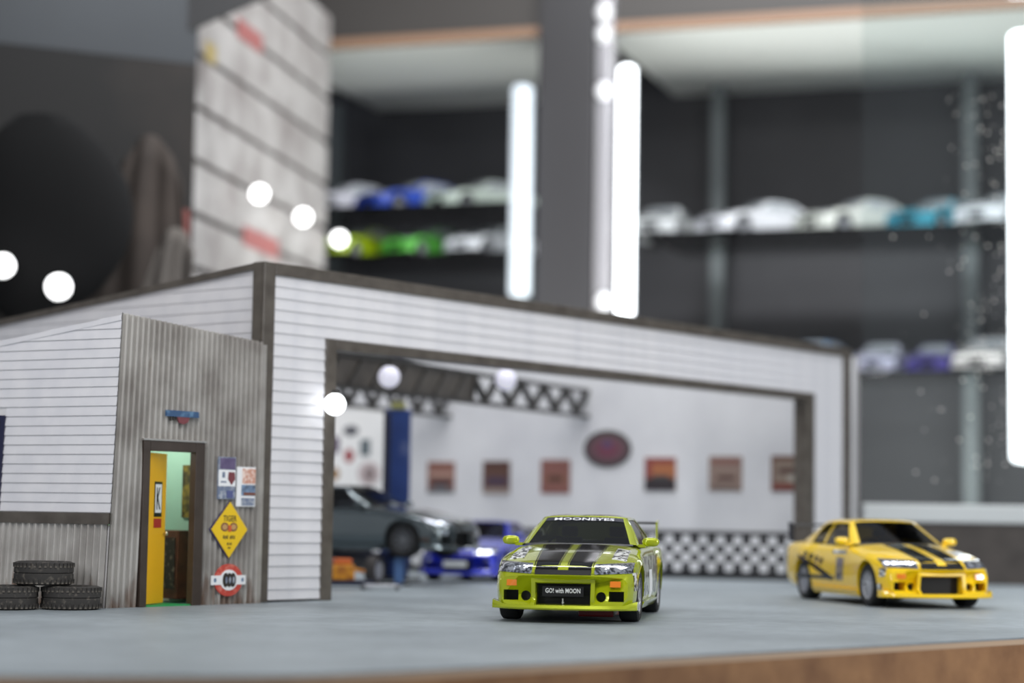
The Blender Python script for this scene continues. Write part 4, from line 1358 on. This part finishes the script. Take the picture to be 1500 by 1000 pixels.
# model cars on the shelves
BGP = {}
def bgcar(px, shelf, d, colr, ang, label, sc=1.0, row='model cars on the cabinet shelves'):
    p = cab(px, 300, d)
    key = 'shelf_paint_%d_%d_%d' % colr
    m_ = paint(key, S(*colr), metal=.05, rough=.3)
    # re-solve x at the shelf's height
    for py in range(200, 620, 2):
        q_ = cab(px, py, d)
        if q_.z < SHZ[shelf] + .5: break
    w_ = CM @ Vector((q_.x, d, SHZ[shelf]))
    make_car('shelf_car', label, (w_.x, w_.y), math.radians(ang), m_, 'model car', row, sc, detail=1, wing=False, mirrors=False, z=SHZ[shelf] + .002, glass=mat('pale_window', S(168, 174, 180), rough=.15, coat=1))
bgcar(972, 'hi', 4, (240, 244, 246), -108, 'white shelf car next to the brilliant tube light, upper right shelf', .9)
bgcar(1112, 'hi', 4, (228, 230, 236), -146, 'white shelf car, second from the tube light on upper right shelf', .95)
bgcar(1256, 'hi', 4.2, (216, 220, 214), -146, 'off-white shelf car at the middle of the upper right shelf', .95)
bgcar(1374, 'hi', 4.4, (60, 158, 182), -130, 'turquoise shelf car on the upper right shelf', .92)
bgcar(1474, 'hi', 3.6, (236, 240, 246), -130, 'white shelf car nearest the right edge on the upper shelf', .92)
bgcar(1192, 'lo', 4, (60, 120, 170), -125, 'blue shelf car just above the garage roof on the lower shelf', .85)
bgcar(1294, 'lo', 4, (214, 214, 236), -112, 'pale lilac shelf car on the lower right shelf', .78)
bgcar(1372, 'lo', 4.2, (96, 84, 170), -112, 'violet shelf car on the lower right shelf', .76)
bgcar(1452, 'lo', 3.9, (240, 236, 234), -116, 'white shelf car nearest the right edge on the lower shelf', .88)
bgcar(506, 'lhi', 4.5, (214, 214, 224), -138, 'pale grey shelf car at the left end of the upper left shelf', .95)
bgcar(608, 'lhi', 4.5, (52, 84, 190), -138, 'royal blue shelf car on the upper left shelf', .95)
bgcar(704, 'lhi', 4.5, (222, 236, 226), -138, 'mint white shelf car next to the dim tube reflection, upper left shelf', .9)
bgcar(530, 'llo', 3.2, (176, 204, 30), -125, 'lime car standing in for a shelf reflection, lower left shelf', .85)  # lower left row: solid cars in place of the shelf reflection
bgcar(628, 'llo', 3.2, (92, 178, 72), -128, 'green car standing in for a shelf reflection, lower left shelf', .80)
bgcar(722, 'llo', 3.2, (232, 236, 242), -128, 'white car standing in for a shelf reflection, beside the dim tube reflection', .8)

# ------------------------------------------------------------------ white slatted side wall left of the cabinet
sa, sb_ = Vector((-7.95, 50, 0)), Vector((-5.75, 62.3, 0)); sv = sb_ - sa
slat = empty('slat_wall', sa, math.atan2(sv.y, sv.x), 'white slatted display wall with red labels left of the cabinet', 'display wall')
M_slat = mat('slat_white', S(170, 167, 165), rough=.5, noise=(.7, S(132, 126, 124), .40, .70))
M_slatgap = mat('slat_gap', S(96, 90, 88), rough=.6)
SLW = sv.length
MB().box((0, .12, -50), (SLW, .3, 16.2)).build('backing', M_slatgap, slat)
zz = 2.0; i = 0
while zz < 15.6:
    h_ = 1.18
    MB().box((0, 0.0, zz), (SLW, .119, zz + h_)).build('slat', M_slat, slat, bevel=.03)
    zz += h_ + .16; i += 1
MB().box((-.06, -.04, -50), (-.01, .30, 16.4)).build('edge_post', mat('edge_post_dark', S(44, 44, 46), rough=.4), slat)
M_redlab = mat('red_label', S(156, 98, 96), rough=.5); M_yellab = mat('yellow_label', S(158, 142, 96), rough=.5)
for x, z, w_, m_ in ((3.2, 13.8, 2.2, M_redlab), (4.2, 8.4, 3.2, M_redlab), (8.0, 7.1, 2.5, M_redlab), (.7, 12.6, .8, M_yellab), (10.4, 5.7, 1.5, M_redlab)):
    MB().box((x, -.03, z), (x + w_, -.001, z + .5)).build('price_label', m_, slat)

def spot(px, py, Y, r_, label):  # glowing balls set in place of reflected ceiling spotlights
    p = at(px, py, Y)
    s_ = empty('reflection_spot', p, 0, label, 'lamp', 'reflected spotlights built as balls')
    MB().lathe([(0.0001, -r_)] + [(r_ * math.cos(a), r_ * math.sin(a)) for a in np.linspace(-1.4, 1.4, 9)] + [(0.0001, r_)], 20, 'y').build('glow_ball', mat('reflection_spot_glow', S(255, 255, 255), emit=(1, 1, 1, 1), strength=4.0), s_, smooth=80)
    MB().tube((0, r_ * .8, 0), (0, r_ + .5, 0), .1).build('socket', M_steel, s_)
    return s_
spot(380, 284, 52.6, .23, 'glowing ball for a reflected spotlight before the slatted wall, uppermost of three')
spot(444, 318, 57.0, .23, 'glowing ball for a reflected spotlight before the slatted wall, middle of three')
spot(497, 350, 61.5, .23, 'glowing ball for a reflected spotlight at the right end of the slatted wall')

# ------------------------------------------------------------------ dark glazing at the far left
dk = empty('dark_panel', (-8.25, 49.6, -50), math.radians(205), 'dark bluish glazed panel filling the upper left corner', 'panel')
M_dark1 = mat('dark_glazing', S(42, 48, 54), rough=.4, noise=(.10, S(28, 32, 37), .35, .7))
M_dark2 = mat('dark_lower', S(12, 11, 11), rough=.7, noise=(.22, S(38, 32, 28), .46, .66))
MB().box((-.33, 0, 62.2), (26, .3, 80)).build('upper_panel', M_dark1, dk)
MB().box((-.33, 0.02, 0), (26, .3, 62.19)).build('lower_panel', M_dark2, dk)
gus = MB().prism([at(px_, py_, 49.35) for px_, py_ in ((262, -40), (262, 50), (276, 45), (398, -8), (430, -40))], (0, 0, 0), (0, .12, 0))
gus.v = [tuple(Matrix.Rotation(math.radians(-205), 4, 'Z') @ (Vector(q_) - Vector((-8.25, 49.6, -50)))) for q_ in gus.v]
gus.build('header_board', mat('header_dark', S(56, 56, 57), rough=.5), dk)
p = at(246, 328, 48.4)
hang = tag(MB().box((-.9, -.2, -.5), (.5, .2, .35)).build('red_reflection', mat('dull_red', S(128, 62, 56), rough=.5), None, bevel=.1, loc=p), 'solid stand-in for a dull red reflection before the dark panel beside the slatted wall', 'box')  # red block added in place of a reflected red thing
def reflection_sheet(px, py, Y, w, h, m_, label, seed):  # solid sheets added where a figure is only reflected
    c = empty('reflection_figure', at(px, py, Y), .2, label, 'mass')
    cm_ = MB(); n_ = 36; rows = 8
    for j in range(rows + 1):
        t = j / rows
        for i in range(n_ + 1):
            q = -1 + 2 * i / n_
            y = .07 * math.sin(i * .55 + seed + t) + .08 * math.sin(i * .23 + 2 * t)
            x = q * w * (1 - .35 * t * t) + .25 * t * t
            z_ = h * t * (1 - .22 * q * q)
            cm_.v.append((x, y, z_))
    for j in range(rows):
        for i in range(n_):
            a = j * (n_ + 1) + i; cm_.f.append((a, a + 1, a + n_ + 2, a + n_ + 1))
    o = cm_.build('mass', m_, c, smooth=80)
    md = o.modifiers.new('thickness', 'SOLIDIFY'); md.thickness = .06
M_dr1 = mat('reflection_brown', S(66, 58, 53), rough=.85, noise=(.5, S(46, 41, 38), .4, .7))
M_dr2 = mat('reflection_pale', S(98, 93, 88), rough=.85, noise=(.5, S(88, 82, 78), .4, .7))
reflection_sheet(196, 505, 47.0, 1.15, 4.9, M_dr1, 'stand-in for a reflected figure, dull brown cloth hanging before the dark panel', 1)
reflection_sheet(238, 500, 45.9, .6, 2.6, M_dr2, 'stand-in for a reflected figure, paler grey cloth hanging in front of the brown cloth', 3)
blob = MB()  # black solid added for the dark part of the reflected figure
for j in range(13):
    t = j / 12; rr_ = math.sin(math.pi * min(.98, max(.02, t))) ** .45
    for i in range(24):
        a = 2 * math.pi * i / 24
        blob.v.append((1.9 * rr_ * math.copysign(abs(math.cos(a)) ** .8, math.cos(a)) + .25 * math.sin(3 * t), .7 * rr_ * math.sin(a), 4.6 * t))
for j in range(12):
    for i in range(24):
        k2 = (i + 1) % 24; blob.f.append((j * 24 + i, j * 24 + k2, j * 24 + 24 + k2, j * 24 + 24 + i))
blob.f += [tuple(range(24)), tuple(range(12 * 24, 13 * 24))]
blk = empty('reflection_blob', at(48, 470, 45.0), 0, 'solid stand-in for a dark reflection, large soft black bag standing dark at the left picture edge', 'blob')
blob.build('blob_body', mat('reflection_black', S(8, 8, 9), rough=.95), blk, smooth=60)
MB().bar((-.5, 0, 4.35), (0, 0, 4.62), .12).bar((0, 0, 4.62), (.5, 0, 4.35), .12).build('blob_top', M_black, blk)
spot(4, 389, 43.6, .25, 'glowing ball for a reflected spotlight at the left picture edge')
spot(86, 420, 43.6, .27, 'glowing ball for a reflected spotlight just above the shed roof line')
